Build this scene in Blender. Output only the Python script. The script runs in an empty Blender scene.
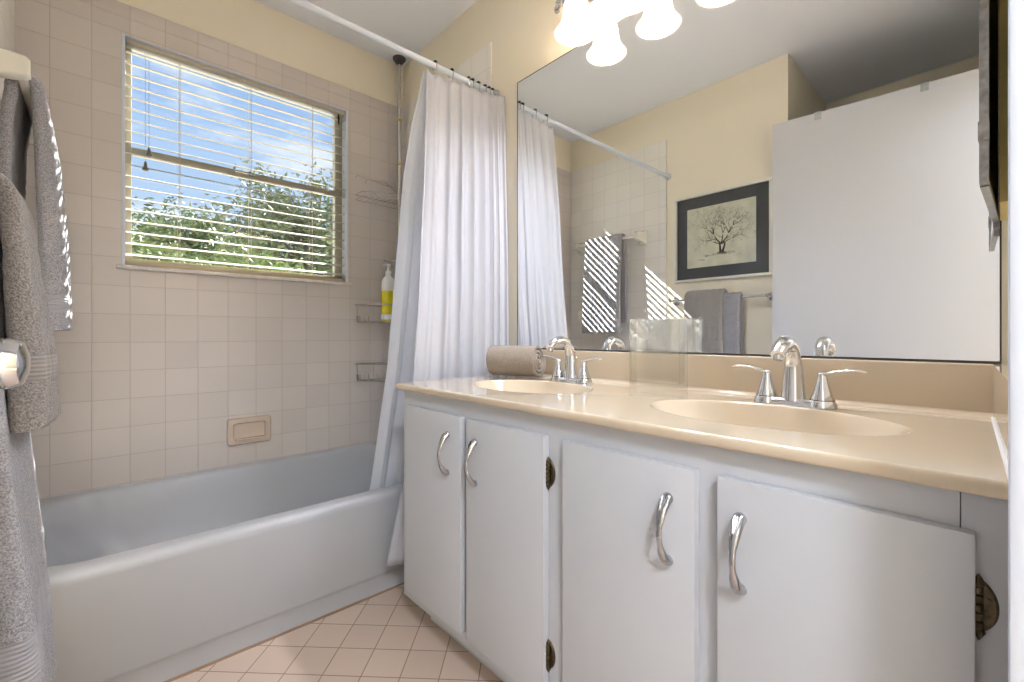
import bpy, bmesh, math, random
from mathutils import Vector, Matrix, noise
random.seed(7)
scene = bpy.context.scene
COL = scene.collection
PI = math.pi

# ------------------------------------------------------------------ camera, world, sun, exposure
H = 0.937                                   # lens height
cd = bpy.data.cameras.new('camera'); cam = bpy.data.objects.new('camera', cd); COL.objects.link(cam)
cam.location = (0, 0, H); cam.rotation_euler = (math.radians(90), 0, math.radians(-42.5))
cd.sensor_width = 36; cd.lens = 36 * 448 / 1024; cd.shift_y = -6 / 1024; cd.clip_start = 0.01; cd.clip_end = 200
scene.camera = cam
scene.view_settings.view_transform = 'Standard'
scene.view_settings.look = 'None'
scene.view_settings.gamma = 1
scene.view_settings.use_curve_mapping = False
scene.view_settings.exposure = 0.92

world = bpy.data.worlds.new('world'); scene.world = world; world.use_nodes = True
wn = world.node_tree; wn.nodes.clear()
def wnode(t): return wn.nodes.new(t)
wo = wnode('ShaderNodeOutputWorld'); wb = wnode('ShaderNodeBackground'); tc = wnode('ShaderNodeTexCoord')
sep = wnode('ShaderNodeSeparateXYZ'); ramp = wnode('ShaderNodeValToRGB'); mp = wnode('ShaderNodeMapping')
nz = wnode('ShaderNodeTexNoise'); cr = wnode('ShaderNodeValToRGB'); mix = wnode('ShaderNodeMix'); mix.data_type = 'RGBA'
wn.links.new(tc.outputs['Generated'], sep.inputs[0]); wn.links.new(sep.outputs['Z'], ramp.inputs[0])
ramp.color_ramp.elements[0].position = 0.0; ramp.color_ramp.elements[0].color = (0.62, 0.76, 0.92, 1)
ramp.color_ramp.elements[1].position = 0.5; ramp.color_ramp.elements[1].color = (0.27, 0.46, 0.82, 1)
mp.inputs['Scale'].default_value = (1.0, 1.0, 2.6); mp.inputs['Location'].default_value = (0.35, 0.1, 0.2)
wn.links.new(tc.outputs['Generated'], mp.inputs[0]); wn.links.new(mp.outputs[0], nz.inputs['Vector'])
nz.inputs['Scale'].default_value = 3.2; nz.inputs['Detail'].default_value = 9; nz.inputs['Roughness'].default_value = 0.6
cr.color_ramp.elements[0].position = 0.47; cr.color_ramp.elements[0].color = (0, 0, 0, 1)
cr.color_ramp.elements[1].position = 0.66; cr.color_ramp.elements[1].color = (1, 1, 1, 1)
wn.links.new(nz.outputs['Fac'], cr.inputs[0]); wn.links.new(cr.outputs[0], mix.inputs['Factor'])
wn.links.new(ramp.outputs[0], mix.inputs['A']); mix.inputs['B'].default_value = (0.92, 0.94, 0.98, 1)
wn.links.new(mix.outputs['Result'], wb.inputs['Color']); wb.inputs['Strength'].default_value = 0.62
wn.links.new(wb.outputs[0], wo.inputs[0])

sd = bpy.data.lights.new('sun', 'SUN'); sun = bpy.data.objects.new('sun', sd); COL.objects.link(sun)
sd.energy = 19.0; sd.angle = math.radians(0.5); sd.color = (1.0, 0.97, 0.92)
sun.rotation_euler = Vector((-1.0, -1.15, -1.06)).to_track_quat('-Z', 'Y').to_euler(); sun.location = (4, 5, 5)
BULB = 300.0; HALL_FILL = 90.0                    # emission strength of the vanity bulbs and of the added hall fill lamp

# ------------------------------------------------------------------ materials
def s2l(c): return tuple(((v / 255) / 12.92 if v / 255 <= 0.04045 else ((v / 255 + 0.055) / 1.055) ** 2.4) for v in c) + (1,)
def mat(name, rgb, rough=0.5, metal=0.0, bump=0.0, bscale=40, var=0.0, vscale=6, coat=0.0, spec=0.5, sheen=0.0, detail=4):
    m = bpy.data.materials.new(name); m.use_nodes = True; nt = m.node_tree; b = nt.nodes['Principled BSDF']
    col = s2l(rgb); b.inputs['Base Color'].default_value = col
    b.inputs['Roughness'].default_value = rough; b.inputs['Metallic'].default_value = metal
    b.inputs['Coat Weight'].default_value = coat; b.inputs['Specular IOR Level'].default_value = spec
    b.inputs['Sheen Weight'].default_value = sheen
    t = nt.nodes.new('ShaderNodeTexCoord')
    if var > 0:
        n = nt.nodes.new('ShaderNodeTexNoise'); n.inputs['Scale'].default_value = vscale; n.inputs['Detail'].default_value = detail
        nt.links.new(t.outputs['Object'], n.inputs['Vector'])
        r = nt.nodes.new('ShaderNodeValToRGB'); nt.links.new(n.outputs['Fac'], r.inputs[0])
        r.color_ramp.elements[0].position = 0.3; r.color_ramp.elements[1].position = 0.7
        r.color_ramp.elements[0].color = tuple(max(0, c * (1 - var)) for c in col[:3]) + (1,)
        r.color_ramp.elements[1].color = tuple(min(1, c * (1 + var)) for c in col[:3]) + (1,)
        nt.links.new(r.outputs[0], b.inputs['Base Color'])
    if bump > 0:
        n = nt.nodes.new('ShaderNodeTexNoise'); n.inputs['Scale'].default_value = bscale; n.inputs['Detail'].default_value = 3
        nt.links.new(t.outputs['Object'], n.inputs['Vector'])
        bp = nt.nodes.new('ShaderNodeBump'); bp.inputs['Strength'].default_value = bump; bp.inputs['Distance'].default_value = 0.002
        nt.links.new(n.outputs['Fac'], bp.inputs['Height']); nt.links.new(bp.outputs[0], b.inputs['Normal'])
    return m

def tile_mat(name, rgb, grout, size, ax, off, rot=0.0, rough=0.28, mortar=0.0013, var=0.03):
    """square tiles; ax = which object axes carry the pattern, off = a grout crossing"""
    m = bpy.data.materials.new(name); m.use_nodes = True; nt = m.node_tree; b = nt.nodes['Principled BSDF']
    t = nt.nodes.new('ShaderNodeTexCoord'); se = nt.nodes.new('ShaderNodeSeparateXYZ'); co = nt.nodes.new('ShaderNodeCombineXYZ')
    nt.links.new(t.outputs['Object'], se.inputs[0])
    nt.links.new(se.outputs[ax[0]], co.inputs[0]); nt.links.new(se.outputs[ax[1]], co.inputs[1])
    ma = nt.nodes.new('ShaderNodeMapping'); ma.inputs['Location'].default_value = (-off[0], -off[1], 0)
    mb = nt.nodes.new('ShaderNodeMapping'); mb.inputs['Rotation'].default_value = (0, 0, rot); mb.inputs['Location'].default_value = (size * 60, size * 60, 0)
    nt.links.new(co.outputs[0], ma.inputs[0]); nt.links.new(ma.outputs[0], mb.inputs[0])
    br = nt.nodes.new('ShaderNodeTexBrick'); br.offset = 0; br.squash = 1; br.offset_frequency = 1; br.squash_frequency = 1
    br.inputs['Scale'].default_value = 1; br.inputs['Brick Width'].default_value = size; br.inputs['Row Height'].default_value = size
    br.inputs['Mortar Size'].default_value = mortar; br.inputs['Mortar Smooth'].default_value = 0.25
    c = s2l(rgb)
    br.inputs['Color1'].default_value = tuple(x * (1 - var) for x in c[:3]) + (1,); br.inputs['Color2'].default_value = tuple(min(1, x * (1 + var)) for x in c[:3]) + (1,)
    br.inputs['Mortar'].default_value = s2l(grout)
    nt.links.new(mb.outputs[0], br.inputs['Vector']); nt.links.new(br.outputs['Color'], b.inputs['Base Color'])
    rr = nt.nodes.new('ShaderNodeMapRange'); rr.inputs['To Min'].default_value = rough; rr.inputs['To Max'].default_value = 0.85
    nt.links.new(br.outputs['Fac'], rr.inputs[0]); nt.links.new(rr.outputs[0], b.inputs['Roughness'])
    iv = nt.nodes.new('ShaderNodeMath'); iv.operation = 'SUBTRACT'; iv.inputs[0].default_value = 1; nt.links.new(br.outputs['Fac'], iv.inputs[1])
    nz = nt.nodes.new('ShaderNodeTexNoise'); nz.inputs['Scale'].default_value = 9; nt.links.new(t.outputs['Object'], nz.inputs['Vector'])
    ad = nt.nodes.new('ShaderNodeMath'); ad.operation = 'MULTIPLY_ADD'; ad.inputs[1].default_value = 0.25
    nt.links.new(nz.outputs['Fac'], ad.inputs[0]); nt.links.new(iv.outputs[0], ad.inputs[2])
    bp = nt.nodes.new('ShaderNodeBump'); bp.inputs['Strength'].default_value = 0.6; bp.inputs['Distance'].default_value = 0.001
    nt.links.new(ad.outputs[0], bp.inputs['Height']); nt.links.new(bp.outputs[0], b.inputs['Normal'])
    return m

def terry(name, rgb, band=None, roll=False):
    """looped towelling; band = (z0, z1) of a flat woven band with ribs"""
    m = bpy.data.materials.new(name); m.use_nodes = True; nt = m.node_tree; b = nt.nodes['Principled BSDF']; L = nt.links
    b.inputs['Roughness'].default_value = 0.95; b.inputs['Sheen Weight'].default_value = 0.25; b.inputs['Specular IOR Level'].default_value = 0.15
    t = nt.nodes.new('ShaderNodeTexCoord')
    v = nt.nodes.new('ShaderNodeTexNoise'); v.inputs['Scale'].default_value = 330; v.inputs['Detail'].default_value = 2; v.inputs['Roughness'].default_value = 0.7
    L.new(t.outputs['Object'], v.inputs['Vector'])
    c = s2l(rgb); r = nt.nodes.new('ShaderNodeValToRGB'); r.color_ramp.elements[0].position = 0.36; r.color_ramp.elements[1].position = 0.64
    r.color_ramp.elements[0].color = tuple(x * 0.62 for x in c[:3]) + (1,); r.color_ramp.elements[1].color = tuple(min(1, x * 1.3) for x in c[:3]) + (1,)
    L.new(v.outputs['Fac'], r.inputs[0])
    h = v.outputs['Fac']; colr = r.outputs[0]
    if band:
        se = nt.nodes.new('ShaderNodeSeparateXYZ'); L.new(t.outputs['Object'], se.inputs[0])
        mk = None
        for (z0, z1) in band:
            a = nt.nodes.new('ShaderNodeMath'); a.operation = 'COMPARE'; a.inputs[1].default_value = (z0 + z1) / 2; a.inputs[2].default_value = (z1 - z0) / 2
            L.new(se.outputs['Z'], a.inputs[0])
            if mk is None: mk = a.outputs[0]
            else:
                q = nt.nodes.new('ShaderNodeMath'); q.operation = 'MAXIMUM'; L.new(mk, q.inputs[0]); L.new(a.outputs[0], q.inputs[1]); mk = q.outputs[0]
        w = nt.nodes.new('ShaderNodeMath'); w.operation = 'MULTIPLY'; w.inputs[1].default_value = 2 * PI / 0.0068; L.new(se.outputs['Z'], w.inputs[0])
        s0 = nt.nodes.new('ShaderNodeMath'); s0.operation = 'SINE'; L.new(w.outputs[0], s0.inputs[0]); sn = nt.nodes.new('ShaderNodeMath'); sn.operation = 'MULTIPLY'; sn.inputs[1].default_value = 0.35; L.new(s0.outputs[0], sn.inputs[0])
        mx = nt.nodes.new('ShaderNodeMix'); L.new(mk, mx.inputs['Factor']); L.new(h, mx.inputs['A']); L.new(sn.outputs[0], mx.inputs['B']); h = mx.outputs['Result']
        mc = nt.nodes.new('ShaderNodeMix'); mc.data_type = 'RGBA'; L.new(mk, mc.inputs['Factor']); L.new(colr, mc.inputs['A']); mc.inputs['B'].default_value = tuple(min(1, x * 1.08) for x in c[:3]) + (1,); colr = mc.outputs['Result']
    L.new(colr, b.inputs['Base Color'])
    bp = nt.nodes.new('ShaderNodeBump'); bp.inputs['Strength'].default_value = 0.9; bp.inputs['Distance'].default_value = 0.0022
    L.new(h, bp.inputs['Height']); L.new(bp.outputs[0], b.inputs['Normal'])
    return m

def glass_mat(name, tint=(0.97, 0.985, 0.98), ior=1.45, base=0.0):
    m = bpy.data.materials.new(name); m.use_nodes = True; nt = m.node_tree; nt.nodes.clear()
    o = nt.nodes.new('ShaderNodeOutputMaterial'); tr = nt.nodes.new('ShaderNodeBsdfTransparent'); tr.inputs[0].default_value = tint + (1,)
    gl = nt.nodes.new('ShaderNodeBsdfGlossy'); gl.inputs['Roughness'].default_value = 0.01
    lw = nt.nodes.new('ShaderNodeLayerWeight'); pw = nt.nodes.new('ShaderNodeMath'); pw.operation = 'POWER'; pw.inputs[1].default_value = 4
    nt.links.new(lw.outputs['Facing'], pw.inputs[0]); fr = nt.nodes.new('ShaderNodeMath'); fr.operation = 'MULTIPLY_ADD'; fr.inputs[1].default_value = 0.6; fr.inputs[2].default_value = 0.035
    nt.links.new(pw.outputs[0], fr.inputs[0])
    mx = nt.nodes.new('ShaderNodeMixShader'); nt.links.new(fr.outputs[0], mx.inputs[0]); nt.links.new(tr.outputs[0], mx.inputs[1]); nt.links.new(gl.outputs[0], mx.inputs[2])
    nt.links.new(mx.outputs[0], o.inputs[0])
    return m

def sheet_mat(name, rgb, transl=0.4, transp=0.0, rough=0.6):
    m = bpy.data.materials.new(name); m.use_nodes = True; nt = m.node_tree; nt.nodes.clear(); c = s2l(rgb)
    o = nt.nodes.new('ShaderNodeOutputMaterial'); d = nt.nodes.new('ShaderNodeBsdfDiffuse'); d.inputs[0].default_value = c
    t = nt.nodes.new('ShaderNodeBsdfTranslucent'); t.inputs[0].default_value = c
    g = nt.nodes.new('ShaderNodeBsdfGlossy'); g.inputs['Roughness'].default_value = 0.45
    m1 = nt.nodes.new('ShaderNodeMixShader'); m1.inputs[0].default_value = transl; nt.links.new(d.outputs[0], m1.inputs[1]); nt.links.new(t.outputs[0], m1.inputs[2])
    m2 = nt.nodes.new('ShaderNodeMixShader'); m2.inputs[0].default_value = 0.05; nt.links.new(m1.outputs[0], m2.inputs[1]); nt.links.new(g.outputs[0], m2.inputs[2])
    p = nt.nodes.new('ShaderNodeBsdfTransparent'); m3 = nt.nodes.new('ShaderNodeMixShader'); m3.inputs[0].default_value = transp
    nt.links.new(m2.outputs[0], m3.inputs[1]); nt.links.new(p.outputs[0], m3.inputs[2]); nt.links.new(m3.outputs[0], o.inputs[0])
    return m

def emit_mat(name, rgb, strength):
    m = bpy.data.materials.new(name); m.use_nodes = True; b = m.node_tree.nodes['Principled BSDF']
    b.inputs['Base Color'].default_value = (0.9, 0.9, 0.9, 1); b.inputs['Emission Color'].default_value = s2l(rgb); b.inputs['Emission Strength'].default_value = strength
    return m

CREAM = mat('cream_wall_paint', (236, 227, 207), 0.75, bump=0.15, bscale=220)
CEIL = mat('ceiling_paint', (238, 241, 248), 0.85, bump=0.2, bscale=160)
WHITE = mat('white_gloss_paint', (194, 195, 198), 0.32, bump=0.08, bscale=60, var=0.015, vscale=5)
TRIMW = mat('white_trim_paint', (212, 217, 226), 0.35)
DOORW = mat('door_paint', (204, 205, 209), 0.42, bump=0.05, bscale=80)
TUBM = mat('tub_enamel', (180, 181, 184), 0.34, coat=0.15, var=0.01, vscale=3)
MARBLE = mat('cultured_marble', (204, 187, 161), 0.13, coat=0.5, var=0.015, vscale=4)
SILLM = mat('marble_sill', (214, 206, 200), 0.3, var=0.13, vscale=38, detail=8)
CHROME = mat('chrome', (226, 227, 230), 0.09, metal=1)
PULLM = mat('worn_pull_chrome', (186, 187, 190), 0.16, metal=1)
NICKEL = mat('satin_chrome', (200, 198, 196), 0.22, metal=1)
DARKM = mat('dark_metal', (46, 42, 38), 0.4, metal=0.8)
BRONZE = mat('aged_bronze', (92, 80, 62), 0.38, metal=0.85, var=0.35, vscale=160, bump=0.5, bscale=300)
ALU = mat('beige_window_metal', (176, 170, 152), 0.45)
BLIND = mat('ivory_blind', (186, 179, 163), 0.45)
BLINDD = mat('blind_rail_beige', (190, 178, 150), 0.5)
CERAM = mat('white_ceramic', (232, 228, 214), 0.14, coat=0.5)
SOAPC = mat('beige_ceramic', (206, 188, 170), 0.18, coat=0.4)
GREYP = mat('clear_grey_plastic', (176, 178, 182), 0.25)
BLACKP = mat('black_plastic', (24, 23, 22), 0.5)
RUBBER = mat('dark_flange', (52, 46, 42), 0.6)
GLASS = glass_mat('window_glass')
VASEG = glass_mat('vase_glass', (0.965, 0.975, 0.97), 1.5)
CURT = sheet_mat('curtain_fabric', (226, 225, 228), 0.42, 0.02)
LINER = sheet_mat('liner_vinyl', (238, 240, 246), 0.5, 0.12)
FROST = sheet_mat('frosted_glass', (248, 232, 202), 0.82, 0.10)
BULBM = emit_mat('lit_bulb', (232, 238, 255), BULB)
HALL_FILLM = emit_mat('hall_fill_glow', (228, 238, 255), HALL_FILL)  # glow of the unseen hall lamp added as fill light
MIRR = mat('mirror_silver', (246, 249, 250), 0.0, metal=1)
MIRR.node_tree.nodes['Principled BSDF'].inputs['Roughness'].default_value = 0.0
OLDMET = mat('worn_metal_edge', (150, 148, 145), 0.3, metal=0.9, var=0.3, vscale=90)
FRAMEM = mat('silver_frame', (225, 222, 212), 0.3, metal=0.35)
MATB = mat('charcoal_mat_board', (72, 72, 78), 0.85, bump=0.1, bscale=400)
PAPER = mat('aged_paper', (228, 221, 202), 0.9, var=0.12, vscale=14, detail=8)
INK = mat('brown_black_ink', (58, 48, 44), 0.9)
YELLOW = mat('yellow_soap', (226, 214, 10), 0.18, coat=0.4)
WPLAST = mat('white_plastic', (238, 238, 236), 0.3)
LEAF = mat('leaf_green', (96, 116, 70), 0.6, var=0.35, vscale=3)
LEAF2 = mat('leaf_olive', (112, 122, 84), 0.6, var=0.35, vscale=3)
LEAF3 = mat('leaf_bright', (120, 138, 78), 0.6, var=0.3, vscale=3)
BARK = mat('bark', (110, 98, 84), 0.9, var=0.3, vscale=20)
BOUNCE = mat('pale_bounce_ground', (214, 212, 204), 0.9, var=0.05, vscale=4)  # ground made pale to bounce sunlight up through the window onto the ceiling
ROOF = mat('grey_stucco', (196, 196, 192), 0.9, bump=0.3, bscale=60)
G = 0.108
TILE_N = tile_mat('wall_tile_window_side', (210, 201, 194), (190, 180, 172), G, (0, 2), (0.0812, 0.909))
TILE_E = tile_mat('wall_tile_long_side', (234, 229, 222), (214, 207, 199), G, (1, 2), (2.274, 0.909))
FLOORT = tile_mat('floor_tile', (206, 184, 166), (146, 124, 106), G, (0, 1), (0.601, 1.263), rot=PI / 4, rough=0.4, mortar=0.0016)

# ------------------------------------------------------------------ mesh tools
def T(bm, verts, m):
    bmesh.ops.transform(bm, matrix=m, verts=verts)
def box(bm, x0, x1, y0, y1, z0, z1, bev=0.0, seg=2):
    r = bmesh.ops.create_cube(bm, size=1); vs = r['verts']
    bmesh.ops.scale(bm, vec=(x1 - x0, y1 - y0, z1 - z0), verts=vs)
    bmesh.ops.translate(bm, vec=((x0 + x1) / 2, (y0 + y1) / 2, (z0 + z1) / 2), verts=vs)
    if bev > 0:
        es = list({e for v in vs for e in v.link_edges})
        r = bmesh.ops.bevel(bm, geom=es, offset=bev, segments=seg, affect='EDGES', profile=0.6)
        vs = list({v for f in r['faces'] for v in f.verts} | {v for v in vs if v.is_valid})
    return vs
def ring_faces(bm, rings, closed=True, cap0=True, cap1=True):
    n = len(rings[0])
    for a, b in zip(rings, rings[1:]):
        for i in range(n if closed else n - 1):
            j = (i + 1) % n
            try: bm.faces.new((a[i], a[j], b[j], b[i]))
            except ValueError: pass
    if closed and cap0: bm.faces.new(list(reversed(rings[0])))
    if closed and cap1: bm.faces.new(rings[-1])
def loft(bm, loops, cap0=True, cap1=True, closed=True):
    rings = [[bm.verts.new(p) for p in lp] for lp in loops]
    ring_faces(bm, rings, closed, cap0, cap1); return rings
def tube(bm, pts, rad, seg=10, closed=False, flat=None):
    """sweep; rad number or list; flat = (sx, sy) scale of the section"""
    pts = [Vector(p) for p in pts]; n = len(pts)
    if not isinstance(rad, (list, tuple)): rad = [rad] * n
    rings = []; up = None
    for i, p in enumerate(pts):
        if closed: d = pts[(i + 1) % n] - pts[i - 1]
        else: d = (pts[min(i + 1, n - 1)] - pts[max(i - 1, 0)])
        d.normalize()
        if up is None:
            up = Vector((0, 0, 1)) if abs(d.z) < 0.9 else Vector((1, 0, 0))
        up = (up - d * up.dot(d)); up.normalize(); s = d.cross(up)
        fx, fy = flat if flat else (1, 1)
        rings.append([bm.verts.new(p + (s * math.cos(2 * PI * k / seg) * fx + up * math.sin(2 * PI * k / seg) * fy) * rad[i]) for k in range(seg)])
    if closed: rings.append(rings[0]); ring_faces(bm, rings, True, False, False)
    else: ring_faces(bm, rings)
def lathe(bm, prof, o=(0, 0, 0), axis=(0, 0, 1), seg=24, caps=True, sx=1, sy=1):
    q = Vector((0, 0, 1)).rotation_difference(Vector(axis)).to_matrix(); o = Vector(o)
    rings = []
    for r, z in prof:
        r = max(r, 1e-4)
        rings.append([bm.verts.new(o + q @ Vector((r * math.cos(2 * PI * k / seg) * sx, r * math.sin(2 * PI * k / seg) * sy, z))) for k in range(seg)])
    ring_faces(bm, rings, True, caps, caps)
def smooth_path(pts, n=8):
    P = [Vector(p) for p in pts]; out = []
    for i in range(len(P) - 1):
        p0 = P[max(i - 1, 0)]; p1 = P[i]; p2 = P[i + 1]; p3 = P[min(i + 2, len(P) - 1)]
        for k in range(n):
            t = k / n
            out.append(0.5 * ((2 * p1) + (p2 - p0) * t + (2 * p0 - 5 * p1 + 4 * p2 - p3) * t * t + (-p0 + 3 * p1 - 3 * p2 + p3) * t ** 3))
    out.append(P[-1]); return out
def lerp_list(vals, n):
    out = []
    for i in range(n):
        f = i / (n - 1) * (len(vals) - 1); k = min(int(f), len(vals) - 2); out.append(vals[k] + (vals[k + 1] - vals[k]) * (f - k))
    return out
def curve_at(pairs, z):
    """piecewise linear lookup, pairs sorted by key"""
    if z <= pairs[0][0]: return pairs[0][1]
    for (a, va), (b, vb) in zip(pairs, pairs[1:]):
        if z <= b: return va + (vb - va) * (z - a) / (b - a)
    return pairs[-1][1]
def obj(name, bm, m, parent=None, smooth=True, ang=40, fix=True):
    if fix: bmesh.ops.recalc_face_normals(bm, faces=bm.faces)
    me = bpy.data.meshes.new(name); bm.to_mesh(me); bm.free()
    me.materials.append(m)
    if smooth:
        me.shade_smooth()
        try: me.set_sharp_from_angle(angle=math.radians(ang))
        except Exception: pass
    o = bpy.data.objects.new(name, me); COL.objects.link(o)
    if parent: 
        o.parent = parent; o.matrix_parent_inverse = Matrix.Translation(parent.location).inverted() if parent.type == 'EMPTY' else Matrix()
    return o
def B(): return bmesh.new()
def tag(o, label, cat, group=None):
    o['label'] = label; o['category'] = cat
    if group: o['group'] = group
    return o
def thing(name, label, cat, loc, group=None):
    o = bpy.data.objects.new(name, None); COL.objects.link(o); o.location = loc; o.empty_display_size = 0.05
    return tag(o, label, cat, group)
def struct(name, bm, m, parent=None, **k):
    o = obj(name, bm, m, parent, **k)
    if parent is None: o['kind'] = 'structure'
    return o
def sempty(name, loc=(0, 0, 0)):
    o = bpy.data.objects.new(name, None); COL.objects.link(o); o.location = loc; o['kind'] = 'structure'; return o
def simple(name, m, *boxes, parent=None, bev=0.0):
    bm = B()
    for b in boxes: box(bm, *b, bev=bev)
    return struct(name, bm, m, parent) if parent is None else obj(name, bm, m, parent)
def dup(root, off, label=None, group=None):
    """copy a thing with its parts and sub-parts, moved by off"""
    r = root.copy(); COL.objects.link(r); r.location = root.location + Vector(off)
    if label: r['label'] = label
    if group: r['group'] = group
    for ch in list(root.children):
        c = ch.copy(); COL.objects.link(c); c.parent = r; c.matrix_parent_inverse = ch.matrix_parent_inverse.copy()
        for g in list(ch.children):
            d = g.copy(); COL.objects.link(d); d.parent = c; d.matrix_parent_inverse = g.matrix_parent_inverse.copy()
    return r

# ------------------------------------------------------------------ room shell
D = 1.248; XL = -0.225; YN = 2.274; YS = -0.02; HC = 2.445; TT = 2.205
simple('floor', FLOORT, (-1.15, 1.75, -1.95, 2.45, -0.05, 0.0))
simple('ceiling', CEIL, (-1.15, 1.75, -1.95, 2.45, HC, HC + 0.08))
simple('wall_mirror_side', CREAM, (D, D + 0.12, YS, YN + 0.16, 0, HC))
WX0, WX1, WZ0, WZ1 = 0.058, 0.932, 1.205, 2.088
simple('wall_window_side', CREAM, (XL - 0.12, WX0, YN, YN + 0.09, 0, HC), (WX1, D + 0.12, YN, YN + 0.09, 0, HC),
       (WX0, WX1, YN, YN + 0.09, 0, WZ0), (WX0, WX1, YN, YN + 0.09, WZ1, HC))
simple('wall_towel_side', CREAM, (XL - 0.12, XL, 0.77, YN, 0, HC), (-1.0, XL - 0.12, 0.77, 0.89, 0, HC), (-1.12, -1.0, YS - 0.12, 0.89, 0, HC))
DX0, DX1 = -0.215, 0.585
simple('wall_door_side', CREAM, (DX1, D + 0.12, YS - 0.12, YS, 0, HC), (-1.12, DX0, YS - 0.12, YS, 0, HC), (DX0, DX1, YS - 0.12, YS, 2.07, HC))
simple('wall_hall_end', CREAM, (-1.15, 1.75, -1.95, -1.83, 0, HC))
simple('wall_hall_left', CREAM, (-1.15, -1.03, -1.83, YS - 0.12, 0, HC))
simple('wall_hall_right', CREAM, (1.63, 1.75, -1.83, YS - 0.12, 0, HC))
# tiled surround (7 mm proud of the plaster), bullnose edge
TH = 0.007
def tile_panel(name, m, boxes):
    bm = B()
    for b in boxes: box(bm, *b)
    return struct(name, bm, m)
tile_panel('wall_tile_window_side', TILE_N, [(XL, WX0, YN - TH, YN, 0.36, TT), (WX1, D, YN - TH, YN, 0.36, TT), (WX0, WX1, YN - TH, YN, 0.36, WZ0 - 0.006), (WX0, WX1, YN - TH, YN, WZ1, TT)])
tile_panel('wall_tile_mirror_side', TILE_E, [(D - TH, D, 1.49, YN - TH, 0.0, TT)])
tile_panel('wall_tile_towel_side', TILE_E, [(XL, XL + TH, 1.468, YN - TH, 0.0, TT)])
# bullnose row on the window wall at the top of the tile
simple('trim_1', TILE_N, (XL + TH, D - TH, YN - TH - 0.003, YN - TH + 0.002, TT - 0.052, TT), bev=0.0025)
# door casing and jamb right of the lens
bm = B(); box(bm, 0.57, 0.632, YS, YS + 0.0155, 0, 2.12, bev=0.004); box(bm, DX0 - 0.06, 0.632, YS, YS + 0.0155, 2.06, 2.12, bev=0.004); box(bm, 0.585, 0.589, YS + 0.012, YS + 0.0153, 0.0, 2.06)
struct('trim_2', bm, TRIMW)
simple('trim_3', TRIMW, (0.57, DX1, YS - 0.125, YS, 0, 2.06), (DX0, DX0 + 0.012, YS - 0.125, YS, 0, 2.06), (DX0, DX1, YS - 0.125, YS, 2.05, 2.07))

# ------------------------------------------------------------------ window
win = sempty('window_1', ((WX0 + WX1) / 2, YN + 0.12, WZ0))
y0, y1 = YN + 0.052, YN + 0.086
bm = B(); w = 0.03; w2 = 0.042
box(bm, WX0, WX0 + w, y0, y1, WZ0, WZ1, bev=0.002); box(bm, WX1 - w2, WX1, y0, y1, WZ0, WZ1, bev=0.002)
box(bm, WX0 + w, WX1 - w2, y0, y1, WZ0, WZ0 + 0.035, bev=0.002); box(bm, WX0 + w, WX1 - w2, y0, y1, WZ1 - 0.010, WZ1, bev=0.002)
obj('window_frame', bm, ALU, win)
bm = B(); box(bm, WX0 + w, WX1 - w2, y0 - 0.006, y0 + 0.014, 1.650, 1.680, bev=0.002); box(bm, WX0 + w, WX1 - w2, y0 + 0.014, y1, 1.657, 1.685, bev=0.002)
rail = obj('meeting_rail', bm, ALU, win)
bm = B(); box(bm, 0.44, 0.52, y0 - 0.012, y0 - 0.006, 1.666, 1.678, bev=0.003); lathe(bm, [(0.009, 0), (0.009, 0.008), (0.004, 0.012)], (0.50, y0 - 0.010, 1.672), (0, -1, 0), 14)
obj('sash_lock', bm, NICKEL, rail)
bm = B(); box(bm, WX0 + w, WX1 - w2, y1 - 0.012, y1 - 0.008, 1.685, WZ1 - 0.010); obj('window_pane', bm, GLASS, win)
bm = B(); box(bm, WX0 + w, WX1 - w2, y0 + 0.006, y0 + 0.010, WZ0 + 0.035, 1.650); obj('window_pane', bm, GLASS, win)
bm = B()
for a in ((WX0 - 0.001, WX0 + 0.009, YN - 0.012, YN + 0.045, WZ0, WZ1), (WX1 - 0.009, WX1 + 0.001, YN - 0.012, YN + 0.045, WZ0, WZ1), (WX0, WX1, YN - 0.012, YN + 0.045, WZ1 - 0.006, WZ1)):
    box(bm, *a, bev=0.002)
obj('window_bead', bm, TRIMW, win)
bm = B(); box(bm, WX0 - 0.018, WX1 + 0.016, YN - 0.024, YN + 0.0515, WZ0 - 0.016, WZ0, bev=0.005, seg=3); obj('window_sill', bm, SILLM, win)
# blind
bl = thing('window_blind', 'ivory horizontal slat blind hanging open in the tiled window recess', 'blind', (0.5, YN + 0.03, WZ1 - 0.03))
bx0, bx1 = WX0 + 0.012, WX1 - 0.012; byc = YN + 0.022
bm = B(); box(bm, bx0, bx1, byc - 0.022, byc + 0.022, WZ1 - 0.026, WZ1 - 0.007, bev=0.003); obj('headrail', bm, BLIND, bl)
bm = B(); tilt = math.radians(17); nsl = 19; ztop = WZ1 - 0.05; pitch = 0.0438
for k in range(nsl):
    zc = ztop - k * pitch; arc = []
    prof = [(-0.023, -0.0012), (-0.012, 0.0004), (0, 0.001), (0.012, 0.0004), (0.023, -0.0012), (0.023, 0.0014), (0.012, 0.003), (0, 0.0036), (-0.012, 0.003), (-0.023, 0.0014)]
    lp = [(byc + a * math.cos(tilt) - b * math.sin(tilt), zc + a * math.sin(tilt) + b * math.cos(tilt)) for a, b in prof]
    sag = random.uniform(-0.001, 0.001)
    loft(bm, [[(bx0, y, z) for y, z in lp], [((bx0 + bx1) / 2, y, z + sag - 0.0008) for y, z in lp], [(bx1, y, z) for y, z in lp]])
obj('slats', bm, BLIND, bl)
zbr = WZ0 + 0.024
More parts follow.
